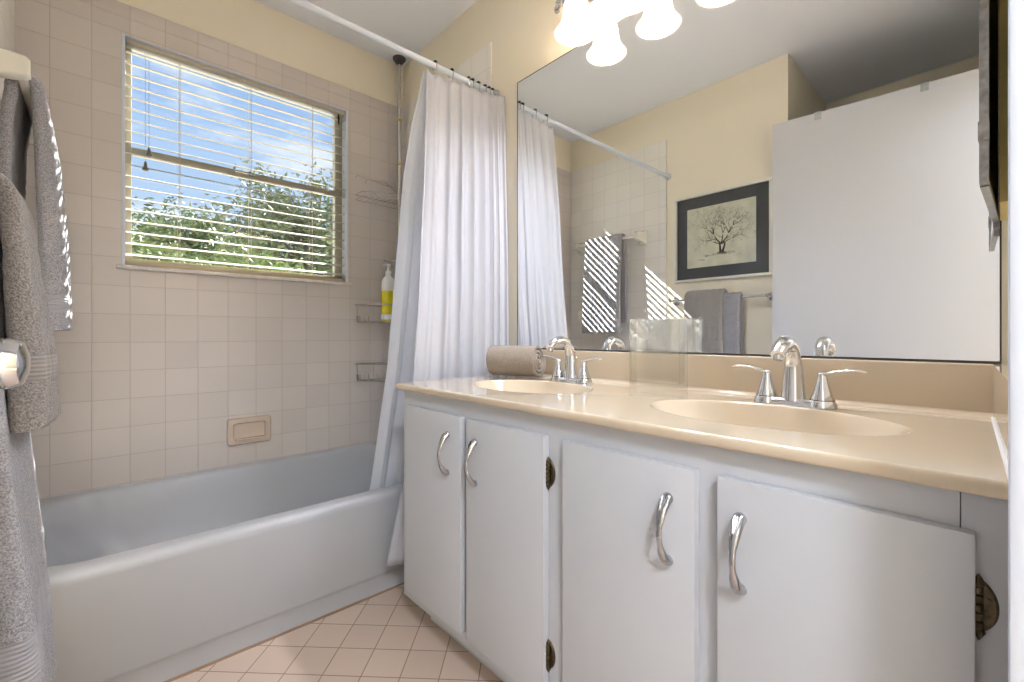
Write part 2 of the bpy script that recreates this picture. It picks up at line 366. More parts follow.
bm = B(); box(bm, bx0, bx1, byc - 0.024, byc + 0.02, zbr - 0.024, zbr - 0.004, bev=0.004); obj('bottom_rail', bm, BLINDD, bl)
for cx in (0.235, 0.495, 0.76):
    bm = B()
    for dy in (-0.025, 0.025): tube(bm, [(cx, byc + dy, WZ1 - 0.02), (cx, byc + dy, zbr - 0.012)], 0.0009, 6)
    tube(bm, [(cx + 0.006, byc, WZ1 - 0.02), (cx + 0.006, byc, zbr - 0.012)], 0.0009, 6)
    for k in range(nsl): tube(bm, [(cx, byc - 0.025, ztop - k * pitch - 0.005), (cx, byc + 0.025, ztop - k * pitch + 0.005)], 0.0006, 5)
    obj('ladder_cord', bm, BLIND, bl)
for cx, zt in ((0.138, 1.675), (0.127, 1.618)):
    bm = B(); tube(bm, [(cx, byc - 0.030, WZ1 - 0.02), (cx, byc - 0.030, zt)], 0.0009, 6); c_ = obj('lift_cord', bm, BLIND, bl)
    bm = B(); lathe(bm, [(0.002, 0.0), (0.0045, -0.006), (0.006, -0.02), (0.0105, -0.028), (0.010, -0.036), (0.004, -0.038)], (cx, byc - 0.030, zt), (0, 0, 1), 12); obj('tassel', bm, mat('tassel_grey', (110, 108, 104), 0.4), c_)
bm = B(); tube(bm, [(0.885, byc - 0.03, WZ1 - 0.035), (0.885, byc - 0.032, WZ1 - 0.05), (0.886, byc - 0.03, WZ1 - 0.085)], [0.004, 0.005, 0.003], 8); obj('tilt_hook', bm, DARKM, bl)

# ------------------------------------------------------------------ bathtub
def rrect(x0, x1, y0, y1, r, z, n=14, rr=None):
    pts = []; rs = rr or [r] * 4
    cs = [(x1 - rs[0], y0 + rs[0], -PI / 2, rs[0]), (x1 - rs[1], y1 - rs[1], 0, rs[1]), (x0 + rs[2], y1 - rs[2], PI / 2, rs[2]), (x0 + rs[3], y0 + rs[3], PI, rs[3])]
    for cx, cy, a0, q in cs:
        for k in range(n + 1): a = a0 + PI / 2 * k / n; pts.append((cx + q * math.cos(a), cy + q * math.sin(a), z))
    return pts
tub = thing('bathtub', 'built in white enamel bathtub along the tiled window wall', 'bathtub', (0.5, 1.9, 0))
tx0, tx1, ty0, ty1, tz = XL + TH + 0.001, D - TH - 0.001, 1.509, YN - TH - 0.001, 0.365
bm = B(); L = []
L.append(rrect(tx0, tx1, ty0 + 0.012, ty1, 0.004, 0.002)); L.append(rrect(tx0, tx1, ty0 + 0.012, ty1, 0.004, 0.060)); L.append(rrect(tx0, tx1, ty0 + 0.006, ty1, 0.004, 0.070))
L.append(rrect(tx0, tx1, ty0 + 0.002, ty1, 0.004, 0.078)); L.append(rrect(tx0, tx1, ty0 + 0.004, ty1, 0.004, 0.30)); L.append(rrect(tx0, tx1, ty0, ty1, 0.004, 0.335))
for a in (15, 35, 55, 75, 90):
    r_ = 0.022; a_ = math.radians(a); L.append(rrect(tx0, tx1, ty0 + r_ * (1 - math.cos(a_)), ty1, 0.004, tz - r_ + r_ * math.sin(a_)))
ix0, ix1, iy0, iy1 = tx0 + 0.055, tx1 - 0.07, ty0 + 0.068, ty1 - 0.035
L.append(rrect(ix0 - 0.012, ix1 + 0.012, iy0 - 0.012, iy1 + 0.012, 0.14, tz))
for dz, off in ((-0.003, -0.003), (-0.010, 0.004), (-0.022, 0.009), (-0.08, 0.022), (-0.16, 0.04), (-0.22, 0.06), (-0.26, 0.085), (-0.285, 0.13), (-0.292, 0.18)):
    L.append(rrect(ix0 + off * 2.0, ix1 - off, iy0 + off, iy1 - off, 0.15 - off * 0.2, tz + dz))
loft(bm, L, cap0=True, cap1=True); obj('tub_shell', bm, TUBM, tub, ang=60)
bm = B(); lathe(bm, [(0.032, 0), (0.032, 0.003), (0.024, 0.006), (0.004, 0.004)], (1.02, 1.9, tz - 0.292), (0, 0, 1), 24); obj('drain', bm, CHROME, tub)
bm = B(); lathe(bm, [(0.03, 0), (0.03, 0.004), (0.02, 0.008), (0.003, 0.009)], (ix1 - 0.028, 1.9, 0.27), (-1, 0, 0.1), 24); obj('overflow_plate', bm, CHROME, tub)
bm = B(); tube(bm, [(tx0, ty0 + 0.010, 0.001), (tx1, ty0 + 0.010, 0.001)], 0.005, 8); obj('caulk_line', bm, mat('brown_grout', (150, 122, 98), 0.9), tub)

# soap dish on the window wall
sdh = thing('soap_dish', 'small beige ceramic soap dish set into the wall tiles above the tub', 'soap dish', (0.486, YN - TH, 0.51))
bm = B(); sx0, sx1, sz0, sz1 = 0.400, 0.572, 0.455, 0.572; yw = YN - TH
def rr2(x0, x1, z0, z1, r, y, n=5): return [(p[0], y, p[1]) for p in rrect(x0, x1, z0, z1, r, 0, n)]
loft(bm, [rr2(sx0, sx1, sz0, sz1, 0.012, yw), rr2(sx0, sx1, sz0, sz1, 0.012, yw - 0.010), rr2(sx0 + 0.004, sx1 - 0.004, sz0 + 0.004, sz1 - 0.004, 0.012, yw - 0.016),
          rr2(sx0 + 0.022, sx1 - 0.022, sz0 + 0.022, sz1 - 0.022, 0.01, yw - 0.016), rr2(sx0 + 0.026, sx1 - 0.026, sz0 + 0.026, sz1 - 0.026, 0.009, yw - 0.004)])
obj('dish_body', bm, SOAPC, sdh)
bm = B(); box(bm, sx0 + 0.028, sx1 - 0.028, yw - 0.028, yw - 0.004, sz0 + 0.020, sz0 + 0.028, bev=0.003); obj('dish_lip', bm, SOAPC, sdh)

# ------------------------------------------------------------------ vanity cabinet
van = thing('vanity_cabinet', 'long white painted vanity cabinet with four flat doors under the double sink top', 'cabinet', (0.98, 0.64, 0))
vy0, vy1, vz0, vz1 = YS + 0.001, 1.300, 0.103, 0.762; fx = 0.72
bm = B()
box(bm, fx + 0.018, D - 0.001, vy0, vy0 + 0.016, vz0, vz1); box(bm, fx + 0.018, D - 0.001, vy1 - 0.016, vy1, vz0, vz1, bev=0.001)
box(bm, fx + 0.018, D - 0.001, vy0 + 0.016, vy1 - 0.016, vz0, vz0 + 0.016); box(bm, D - 0.012, D - 0.001, vy0 + 0.016, vy1 - 0.016, vz0 + 0.016, 0.60)
obj('carcass', bm, WHITE, van)
bm = B()
box(bm, fx, fx + 0.018, vy0, 0.0305, vz0, vz1, bev=0.0008)
for a in ((0.272, 0.35), (0.60, 0.68), (0.925, 0.985), (1.245, vy1)): box(bm, fx, fx + 0.018, a[0], a[1], 0.16, 0.70)
box(bm, fx, fx + 0.018, 0.0315, vy1, 0.700, vz1); box(bm, fx, fx + 0.018, 0.0308, vy1, vz0, 0.16)
obj('face_frame', bm, WHITE, van)
bm = B(); box(bm, 0.80, 0.815, vy0, vy1 - 0.03, 0.0, vz0 + 0.001); box(bm, 0.815, D - 0.001, vy1 - 0.045, vy1 - 0.03, 0, vz0 + 0.001); obj('toe_kick', bm, WHITE, van)

def pull(bm, y, z0, z1, x):
    """arched cabinet pull with a broad lobed upper end"""
    n = 26; zs = [z1 + (z0 - z1) * i / n for i in range(n + 1)]
    pts = []; rad = []
    for i, z in enumerate(zs):
        t = i / n; out = 0.026 * math.sin(PI * t) ** 0.72
        pts.append((x - 0.004 - out, y, z))
        r = 0.0038 + 0.0044 * max(0, 1 - t / 0.40) ** 0.8 + 0.0052 * max(0, (t - 0.70) / 0.30) ** 0.8
        rad.append(r)
    tube(bm, pts, rad, 12, flat=(1.25, 0.85))
    for zc, s in ((z1, 1.0), (z0, 0.9)):
        lathe(bm, [(0.0095 * s, 0), (0.0095 * s, 0.003), (0.007 * s, 0.007), (0.002, 0.010)], (x, y, zc), (-1, 0, 0), 16)
    for k in (-1, 0, 1):
        tube(bm, [(x - 0.010, y + k * 0.004, z1 + 0.005), (x - 0.016, y + k * 0.0036, z1 - 0.004), (x - 0.024, y + k * 0.002, z1 - 0.016)], [0.0018, 0.003, 0.0015], 8)
def hinge(bm, y, z0, z1, s, edge_x):
    """ornate surface hinge: pointed half-oval leaf on the frame (towards s) and a knuckle barrel at the door edge"""
    zc = (z0 + z1) / 2; hh = (z1 - z0) / 2; n = 18
    lp = [(y + s * 0.0155 * (max(0, 1 - abs(k / n * 2 - 1) ** 2.2)) ** 0.8, zc + hh * (k / n * 2 - 1)) for k in range(n + 1)]
    a = [(fx - 0.0002, yy, zz) for yy, zz in lp]; b = [(fx - 0.0035, y + (yy - y) * 0.86, zc + (zz - zc) * 0.94) for yy, zz in lp]
    loft(bm, [a, b])
    for k in range(5):
        zz = zc - hh * 0.62 + k * hh * 0.31
        lathe(bm, [(0.0035, -hh * 0.14), (0.0048, -hh * 0.11), (0.0048, hh * 0.11), (0.0035, hh * 0.14)], (fx - 0.007, y - s * 0.001, zz), (0, 0, 1), 12)
    for q in (-1, 1): lathe(bm, [(0.0045, 0), (0.0055, 0.004), (0.003, 0.009), (0.0008, 0.013)], (fx - 0.006, y, zc + q * hh * 0.75), (0, 0, q), 12)
    for q in (-0.3, 0.3): lathe(bm, [(0.0022, 0), (0.0022, 0.0012), (0.0008, 0.0018)], (fx - 0.0035, y + s * 0.008, zc + q * hh), (-1, 0, 0), 10)
doors = [  # y0, y1, handle y, hinge y, hinge side, full hinge
    (0.968, 1.253, 1.026, 1.255, 1, False), (0.665, 0.941, 0.903, 0.6625, -1, True), (0.332, 0.611, 0.377, 0.6135, 1, False), (0.019, 0.296, 0.262, 0.0165, -1, True)]
dl = ['cabinet door nearest the tub', 'second cabinet door from the tub', 'third cabinet door from the tub', 'cabinet door at the right end']
for (a, b, hy, hg, s, full), lb in zip(doors, dl):
    bm = B(); box(bm, fx - 0.0195, fx - 0.0005, a, b, 0.142, 0.719, bev=0.0018, seg=2); d = obj('door', bm, WHITE, van)
    bm = B(); pull(bm, hy, 0.560, 0.664, fx - 0.0195); obj('handle', bm, PULLM, d)
    for z0, z1 in ((0.606, 0.668), (0.211, 0.273)):
        bm = B()
        if full: hinge(bm, hg, z0, z1, s, 0)
        else: box(bm, fx - 0.012, fx - 0.0004, hg - 0.0008, hg + 0.0022, z0 - 0.002, z1 - 0.018, bev=0.0005)
        obj('hinge', bm, BRONZE if full else DARKM, d)

# ------------------------------------------------------------------ countertop with two moulded bowls
ctop = thing('sink_countertop', 'cream cultured marble countertop with two moulded oval bowls and a low backsplash', 'countertop', (0.97, 0.65, 0.763))
cx0, cx1, cy0, cy1, cz = 0.700, D - 0.001, YS + 0.001, 1.322, 0.782
bowls = [(0.955, 0.320, 0.148, 0.222), (0.965, 0.972, 0.144, 0.212)]
def top_z(x, y):
    z = cz
    for bx, by, ax, ay in bowls:
        r = math.sqrt(((x - bx) / ax) ** 2 + ((y - by) / ay) ** 2)
        if r < 1.0: z = min(z, cz - 0.125 * (1 - r ** 2.5) ** 1.15)
        
    return z
bm = B(); nx, ny = 190, 440
xs = [cx0 + 0.006 + (cx1 - cx0 - 0.006) * i / nx for i in range(nx + 1)]; ys = [cy0 + (cy1 - 0.006 - cy0) * j / ny for j in range(ny + 1)]
grid = [[bm.verts.new((x, y, top_z(x, y))) for y in ys] for x in xs]
for i in range(nx):
    for j in range(ny): bm.faces.new((grid[i][j], grid[i + 1][j], grid[i + 1][j + 1], grid[i][j + 1]))
# rounded nosing along the front and the left end, then the underside
edge = [grid[0][j] for j in range(ny + 1)] + [grid[i][ny] for i in range(1, nx + 1)]
prev = edge
for dr, dz in ((0.0025, -0.0006), (0.0045, -0.0022), (0.006, -0.006), (0.006, -0.015), (0.0045, -0.0185), (0.002, -0.0195), (-0.02, -0.0195)):
    cur = []
    for k, v in enumerate(edge):
        x, y = v.co.x, v.co.y
        if k <= ny: x -= dr
        if k >= ny: y += dr
        cur.append(bm.verts.new((x, y, cz + dz)))
    for k in range(len(edge) - 1): bm.faces.new((prev[k], prev[k + 1], cur[k + 1], cur[k]))
    prev = cur
obj('counter_slab', bm, MARBLE, ctop, ang=70, fix=False)
bm = B(); box(bm, D - 0.020, D - 0.0005, cy0, cy1, cz - 0.004, cz + 0.1005, bev=0.004, seg=3)
n = 8                                                 # coved foot
lp = [(D - 0.019, cz + 0.014)] + [(D - 0.019 - 0.014 * (1 - math.cos(PI / 2 * k / n)), cz + 0.014 * (1 - math.sin(PI / 2 * k / n))) for k in range(n + 1)] + [(D - 0.019, cz)]
loft(bm, [[(x, cy0, z) for x, z in lp], [(x, cy1, z) for x, z in lp]])
obj('backsplash', bm, MARBLE, ctop)
bm = B(); loft(bm, [[(0.71, cy0, z), (D - 0.02, cy0, z), (D - 0.02, 0.010, z), (0.71, -0.009, z)] for z in (cz - 0.004, cz + 0.098, cz + 0.1005)]); obj('side_splash', bm, MARBLE, ctop)
bm = B(); tube(bm, [(0.712, -0.0085, cz + 0.0005), (D - 0.022, 0.0105, cz + 0.0005)], [0.0035, 0.0025], 8); obj('caulk_bead', bm, WPLAST, ctop)
for bx, by, ax, ay in bowls:
    bm = B(); lathe(bm, [(0.022, -0.004), (0.022, 0.002), (0.018, 0.004), (0.014, 0.001), (0.0135, 0.003), (0.009, 0.005), (0.001, 0.005)], (bx, by, cz - 0.125), (0, 0, 1), 24); obj('drain', bm, CHROME, ctop)

# ------------------------------------------------------------------ faucets
def faucet(bx, by, label, tl=0.0):
    f = thing('faucet', label, 'faucet', (bx, by, cz), 'chrome two handle faucets on the countertop')
    bm = B()
    lp = [rrect(bx - 0.022, bx + 0.022, by - 0.072, by + 0.072, 0.021, cz, 8), rrect(bx - 0.022, bx + 0.022, by - 0.072, by + 0.072, 0.021, cz + 0.008, 8),
          rrect(bx - 0.017, bx + 0.017, by - 0.066, by + 0.066, 0.016, cz + 0.014, 8), rrect(bx - 0.012, bx + 0.012, by - 0.05, by + 0.05, 0.011, cz + 0.016, 8)]
    loft(bm, lp); obj('base_plate', bm, CHROME, f)
    bm = B()
    pts = smooth_path([(bx, by, cz + 0.010), (bx, by, cz + 0.045), (bx - 0.002, by, cz + 0.092), (bx - 0.018, by, cz + 0.124), (bx - 0.046, by, cz + 0.138), (bx - 0.080, by, cz + 0.132), (bx - 0.106, by, cz + 0.114)], 7)
    rad = lerp_list([0.0255, 0.0215, 0.0175, 0.0155, 0.0155, 0.0165, 0.0135], len(pts))
    tube(bm, pts, rad, 18, flat=(1.0, 0.86)); obj('spout', bm, CHROME, f)
    bm = B(); lathe(bm, [(0.0095, 0.006), (0.0095, -0.004), (0.006, -0.005)], (bx - 0.101, by, cz + 0.107), (0.3, 0, 1), 16); obj('aerator', bm, NICKEL, f)
    bm = B(); tube(bm, [(bx + 0.026, by, cz + 0.002), (bx + 0.027, by, cz + 0.075)], 0.0016, 8); lathe(bm, [(0.002, 0), (0.0045, 0.002), (0.005, 0.006), (0.002, 0.010)], (bx + 0.027, by, cz + 0.073), (0, 0, 1), 12); obj('lift_rod', bm, CHROME, f)
    for s in (-1, 1):
        hy = by + s * 0.054
        bm = B(); lathe(bm, [(0.0285, 0.0), (0.0285, 0.003), (0.0230, 0.014), (0.0220, 0.0165), (0.0222, 0.018), (0.0175, 0.030), (0.0112, 0.052), (0.0092, 0.064), (0.0085, 0.070), (0.006, 0.073), (0.001, 0.074)], (bx, hy, cz + 0.001), (0, 0, 1), 26)
        h = obj('handle', bm, CHROME, f)
        bm = B()
        pts = smooth_path([(bx, hy - s * 0.004, cz + 0.066), (bx - 0.002, hy + s * 0.012, cz + 0.0735), (bx - 0.004, hy + s * 0.036, cz + 0.080), (bx - 0.004, hy + s * 0.062, cz + 0.081), (bx - 0.002, hy + s * 0.076, cz + 0.079)], 6)
        tube(bm, pts, lerp_list([0.0075, 0.007, 0.006, 0.0065, 0.0035], len(pts)), 12, flat=(1.0, 0.5)); obj('lever', bm, CHROME, h)
        bm = B(); tube(bm, [(bx + 0.0226 * math.cos(a), hy + 0.0226 * math.sin(a), cz + 0.0165) for a in [2 * PI * k / 28 for k in range(28)]], 0.0007, 6, closed=True); obj('seam_ring', bm, DARKM, h)
    return f
faucet(1.136, 0.312, 'chrome two handle faucet behind the larger looking near bowl at right')
faucet(1.146, 0.962, 'chrome two handle faucet behind the far bowl, beside the rolled towel')

# ------------------------------------------------------------------ wall mirror
mr = thing('wall_mirror', 'large frameless rectangular mirror on the wall above the backsplash', 'mirror', (D, 0.66, 0.885))
my0, my1, mz0, mz1 = 0.001, 1.322, 0.886, 1.957
bm = B(); box(bm, D - 0.006, D - 0.0005, my0, my1, mz0, mz1); obj('mirror_glass', bm, MIRR, mr, smooth=False)
bm = B()
box(bm, D - 0.0085, D - 0.0003, my0 - 0.002, my1 + 0.002, mz0 - 0.0035, mz0 + 0.0015, bev=0.0006); box(bm, D - 0.0068, D - 0.0003, my0 - 0.002, my1 + 0.002, mz1 - 0.0006, mz1 + 0.0018)
box(bm, D - 0.0068, D - 0.0003, my1 - 0.0006, my1 + 0.002, mz0, mz1); box(bm, D - 0.0068, D - 0.0003, my0 - 0.002, my0 + 0.0006, mz0, mz1)
obj('mirror_edge', bm, mat('dark_channel', (62, 56, 50), 0.45, metal=0.5), mr)

# ------------------------------------------------------------------ vanity light
vl = thing('vanity_light', 'three bulb vanity light with frosted bell shades on the wall above the mirror', 'wall lamp', (D, 0.745, 2.1))
bm = B(); lz = 2.105
loft(bm, [[(D - 0.0005, p[0], p[1]) for p in rrect(0.50, 0.99, lz - 0.03, lz + 0.03, 0.028, 0, 8)], [(D - 0.012, p[0], p[1]) for p in rrect(0.50, 0.99, lz - 0.03, lz + 0.03, 0.028, 0, 8)], [(D - 0.018, p[0], p[1]) for p in rrect(0.51, 0.98, lz - 0.02, lz + 0.02, 0.019, 0, 8)]])
obj('back_plate', bm, CHROME, vl)
for s in (-1, 1):                                   # scroll at each end
    bm = B(); c0 = 0.745 + s * 0.335; pts = []
    for k in range(40):
        a = k / 39 * 2.6 * PI; r = 0.004 + 0.020 * (k / 39); pts.append((D - 0.035, c0 - s * r * math.cos(a) * 1.0, lz + 0.012 + r * math.sin(a)))
    end = pts[-1]
    pts += [(D - 0.03, c0 - s * 0.06, lz + 0.01), (D - 0.014, c0 - s * 0.10, lz)]
    tube(bm, pts, [0.0045] * (len(pts) - 2) + [0.0055, 0.006], 10)
    lathe(bm, [(0.001, -0.008), (0.007, -0.004), (0.008, 0), (0.007, 0.004), (0.001, 0.008)], (D - 0.035, c0, lz + 0.012), (1, 0, 0), 14)
    obj('scroll_arm', bm, NICKEL, vl)
for k, yy in enumerate((0.950, 0.748, 0.548)):
    sx_ = 1.158
    bm = B(); tube(bm, smooth_path([(D - 0.012, yy, lz), (D - 0.045, yy, lz + 0.018), (sx_ + 0.010, yy, lz + 0.012), (sx_, yy, lz - 0.03)], 6), 0.006, 10)
    lathe(bm, [(0.008, 0.02), (0.0085, 0.006), (0.0095, 0.0), (0.0135, -0.004), (0.0135, -0.022)], (sx_, yy, lz - 0.036), (0, 0, 1), 20); obj('arm', bm, CHROME, vl)
    bm = B(); prof = [(0.026, 0.0), (0.033, -0.010), (0.039, -0.030), (0.042, -0.055), (0.046, -0.078), (0.054, -0.098), (0.066, -0.114), (0.071, -0.120)]
    prof = prof + [(r - 0.003, z) for r, z in reversed(prof)]
    zb = lz - 0.048
    rings = []
    for r, z in prof: rings.append([bm.verts.new((sx_ + r * math.cos(2 * PI * q / 36), yy + r * math.sin(2 * PI * q / 36), zb + z)) for q in range(36)])
    ring_faces(bm, rings + [rings[0]], True, False, False); obj('lamp_shade', bm, FROST, vl)
    bm = B(); lathe(bm, [(0.012, 0.0), (0.014, -0.018), (0.022, -0.034), (0.029, -0.052), (0.030, -0.066), (0.026, -0.080), (0.016, -0.090), (0.001, -0.094)], (sx_, yy, zb - 0.004), (0, 0, 1), 24); obj('bulb', bm, BULBM, vl)

# added fill lamp in the hall, unseen behind the lens, to brighten the room
hl = thing('hall_fill_lamp', 'round fill lamp added on the hall ceiling behind the doorway, out of view', 'ceiling lamp', (-0.36, -0.95, HC))
bm = B(); lathe(bm, [(0.20, 0), (0.20, -0.02), (0.19, -0.025)], (-0.36, -0.95, HC), (0, 0, 1), 32); obj('fill_lamp_base', bm, TRIMW, hl)
bm = B(); lathe(bm, [(0.185, -0.025), (0.18, -0.05), (0.14, -0.08), (0.07, -0.098), (0.001, -0.102)], (-0.36, -0.95, HC), (0, 0, 1), 32); obj('fill_lamp_dome', bm, HALL_FILLM, hl)

# ------------------------------------------------------------------ shower rod, curtain, liner, hooks
ROD_Y, ROD_Z = 1.457, 1.962
rod = thing('shower_curtain_rod', 'white tension rod spanning above the tub front', 'curtain rod', (0.5, ROD_Y, ROD_Z))
bm = B(); tube(bm, [(XL + 0.001, ROD_Y, ROD_Z), (0.46, ROD_Y, ROD_Z)], 0.0125, 16); obj('rod_tube', bm, TRIMW, rod)
bm = B(); tube(bm, [(0.45, ROD_Y, ROD_Z), (D - 0.001, ROD_Y, ROD_Z)], 0.0108, 16); obj('rod_tube', bm, TRIMW, rod)
for x, s in ((XL, 1), (D, -1)):
    bm = B(); lathe(bm, [(0.020, 0.0005), (0.020, 0.012), (0.014, 0.022), (0.014, 0.03)], (x, ROD_Y, ROD_Z), (s, 0, 0), 20); obj('end_cap', bm, TRIMW if s > 0 else GREYP, rod)
hook_u = [434.5, 451, 467.5, 471.5, 477.5, 484, 488, 491.5, 495.5, 502.5]
sn_, cs_ = math.sin(math.radians(42.5)), math.cos(math.radians(42.5))
hx = []
for u in hook_u:
    a = (u - 512) / 448; hx.append(ROD_Y * (sn_ + a * cs_) / (cs_ - a * sn_))
ords = ['first', 'second', 'third', 'fourth', 'fifth', 'sixth', 'seventh', 'eighth', 'ninth', 'last']
for k, x in enumerate(hx):
    h = thing('curtain_hook', '%s metal curtain hook on the rod counting from the free left edge of the curtain' % ords[k], 'curtain hook', (x, ROD_Y, ROD_Z), 'metal hooks holding the shower curtain')
    lean = random.uniform(-0.004, 0.004)
    bm = B(); n = 22; pts = []
    for q in range(n + 1):
        a = math.radians(-70 + 250 * q / n); pts.append((x + lean * math.sin(a), ROD_Y + 0.0158 * math.cos(a), ROD_Z + 0.0155 * math.sin(a)))
    pts += [(x, ROD_Y - 0.013, ROD_Z - 0.024), (x, ROD_Y - 0.002, ROD_Z - 0.040), (x, ROD_Y + 0.006, ROD_Z - 0.036)]
    tube(bm, pts, 0.0019, 7); obj('wire', bm, NICKEL, h)
    for q in (-50, -20, 20, 50):
        bm = B(); a = math.radians(90 + q); lathe(bm, [(0.0012, -0.0042), (0.0046, -0.003), (0.0046, 0.003), (0.0012, 0.0042)], (x, ROD_Y + 0.0158 * math.cos(a), ROD_Z + 0.0155 * math.sin(a)), (0, -math.sin(a), math.cos(a)), 10); obj('roller', bm, DARKM, h)

def curtain_mesh(xl, xr, yc, amp, nfold, ztop, zbot, seed, na=260, nz=70, ph=0.0, edge=0.05):
    bm = B(); rnd = random.Random(seed)
    # uneven fold phase: folds bunch up towards the wall, as the hooks do
    w = [rnd.uniform(0.6, 1.4) * (2.2 - 1.7 * i / nfold) for i in range(nfold)]; tot = sum(w); cum = [0]
    for q in w: cum.append(cum[-1] + q / tot)
    am = [rnd.uniform(0.55, 1.0) for _ in range(nfold + 1)]
    g = []
    for j in range(nz + 1):
        row = []
        for i in range(na + 1):
            a = i / na
            k = min(max([q for q in range(nfold) if cum[q] <= a + 1e-9]), nfold - 1); fr = (a - cum[k]) / (cum[k + 1] - cum[k])
            ampk = am[k] + (am[k + 1] - am[k]) * fr
            zt = ztop - 0.010 * (1 - math.cos(2 * PI * fr)) / 2 * (1.6 if a < 0.35 else 0.5)
            z = zt + (zbot - zt) * j / nz; f = j / nz
            wave = math.sin(2 * PI * fr + ph) + 0.3 * math.sin(4 * PI * fr + k) + 0.8 * noise.noise(Vector((a * 7, z * 0.8, seed + 4)))
            x = xl(z) + (xr(z) - xl(z)) * a
            A = amp(z) * ampk * (0.45 + 0.55 * min(1, f * 4))
            x += 0.30 * A * math.sin(4 * PI * fr + ph + 1.2)
            y = yc(z) - edge * a ** 3 + A * wave + 0.006 * noise.noise(Vector((a * 4, z * 2.2, seed)))
            row.append(bm.verts.new((x, y, z)))
        g.append(row)
    for j in range(nz):
        for i in range(na): bm.faces.new((g[j][i], g[j][i + 1], g[j + 1][i + 1], g[j + 1][i]))
    return bm
zt = ROD_Z - 0.030
bm = curtain_mesh(lambda z: curve_at([(0.13, 0.715), (0.42, 0.776), (1.1, 0.842), (1.94, 0.893)], z), lambda z: curve_at([(0.13, 1.195), (1.0, 1.225), (1.94, 1.238)], z),
                  lambda z: curve_at([(0.13, 1.425), (0.8, 1.405), (1.5, 1.428), (1.94, 1.447)], z), lambda z: curve_at([(0.13, 0.015), (0.9, 0.012), (1.7, 0.009), (1.94, 0.006)], z), 8, zt, 0.136, 3)
cu = obj('shower_curtain', bm, CURT, None, ang=180, fix=False)
tag(cu, 'white fabric shower curtain gathered at the wall end of the rod, hanging outside the tub', 'shower curtain')
md = cu.modifiers.new('s', 'SOLIDIFY'); md.thickness = 0.0008
bm = curtain_mesh(lambda z: curve_at([(0.25, 0.742), (0.365, 0.758), (0.82, 0.797), (1.2, 0.803), (1.53, 0.824), (1.72, 0.850), (1.94, 0.897)], z), lambda z: curve_at([(0.25, 1.13), (1.0, 1.19), (1.94, 1.225)], z),
                  lambda z: curve_at([(0.25, 1.64), (0.38, 1.62), (1.2, 1.51), (1.94, 1.466)], z), lambda z: curve_at([(0.25, 0.012), (0.9, 0.014), (1.94, 0.006)], z), 8, zt, 0.25, 8, ph=1.0)
li = obj('shower_liner', bm, LINER, None, ang=180, fix=False)
tag(li, 'thin translucent white liner behind the curtain, tucked inside the tub', 'shower liner')
md = li.modifiers.new('s', 'SOLIDIFY'); md.thickness = 0.0006

# ------------------------------------------------------------------ corner shower caddy
PX, PY = 1.196, 2.215
cad = thing('corner_shower_caddy', 'chrome tension pole corner caddy with wire shelves between tub and ceiling', 'shower caddy', (PX, PY, 0.37))
bm = B(); tube(bm, [(PX, PY, 0.372), (PX, PY, 1.20)], 0.0105, 16); tube(bm, [(PX, PY, 1.2), (PX, PY, 2.1)], 0.012, 16); tube(bm, [(PX, PY, 2.1), (PX, PY, HC - 0.012)], 0.0095, 16); obj('pole', bm, NICKEL, cad)
BRASS = mat('brass_collar', (190, 160, 96), 0.3, metal=0.9)
for z in (1.25, 1.86, 2.10):
    bm = B(); tube(bm, [(PX, PY, z), (PX, PY, z + 0.012)], 0.0135, 16); obj('pole_collar', bm, BRASS, cad)
bm = B(); lathe(bm, [(0.034, 0), (0.034, -0.008), (0.026, -0.018), (0.014, -0.034)], (PX, PY, HC - 0.0005), (0, 0, 1), 24); obj('ceiling_flange', bm, RUBBER, cad)
bm = B(); lathe(bm, [(0.028, 0), (0.028, 0.006), (0.014, 0.02)], (PX, PY, 0.3655), (0, 0, 1), 24); obj('foot', bm, RUBBER, cad)
def basket(z0, z1, x0, yb=2.25, yf=2.055, name='wire_basket', floor=True):
    bm = B(); x1 = PX + 0.032
    top = [(x1, yb, z1), (x1, yf + 0.04, z1), (x1 - 0.03, yf, z1), (x0 + 0.10, yf + 0.03, z1), (x0 + 0.015, yb - 0.045, z1), (x0, yb - 0.02, z1), (x0 + 0.02, yb, z1)]
    bot = [(x + (PX - 0.05 - x) * 0.05, y + (2.17 - y) * 0.05, z0) for x, y, z in top]
    tube(bm, top, 0.003, 7, closed=True); tube(bm, bot, 0.003, 7, closed=True)
    def pt(lp, t):
        n = len(lp); f = t * n; k = int(f) % n; a = Vector(lp[k]); b = Vector(lp[(k + 1) % n]); return a.lerp(b, f - int(f))
    N = 36
    for k in range(N):
        a, b = pt(top, k / N), pt(bot, k / N); m_ = b.lerp(a, 0.35); tube(bm, [b, m_] if k % 6 else [b, a], 0.0014, 5)
    if floor:
        for k in range(11):
            x = x0 + 0.03 + (x1 - x0 - 0.04) * k / 10; yy0 = curve_at([(x0, yb - 0.03), (x0 + 0.10, yf + 0.035), (x1 - 0.03, yf + 0.008), (x1, yf + 0.04)], x)
            tube(bm, [(x, yy0, z0), (x, yb - 0.004, z0)], 0.0013, 5)
    tube(bm, [(PX - 0.008, PY - 0.008, z1), (PX - 0.03, PY - 0.09, z0)], 0.002, 6)
    return obj(name, bm, NICKEL, cad)
basket(1.005, 1.092, 0.955); basket(0.703, 0.79, 0.955)
bm = B(); lp = [(PX - 0.065 + 0.05 * math.cos(a), 2.16 + 0.035 * math.sin(a), 1.325) for a in [2 * PI * k / 24 for k in range(24)]]
tube(bm, lp, 0.0022, 7, closed=True); tube(bm, [(x, y, z - 0.02) for x, y, z in lp], 0.0018, 7, closed=True)
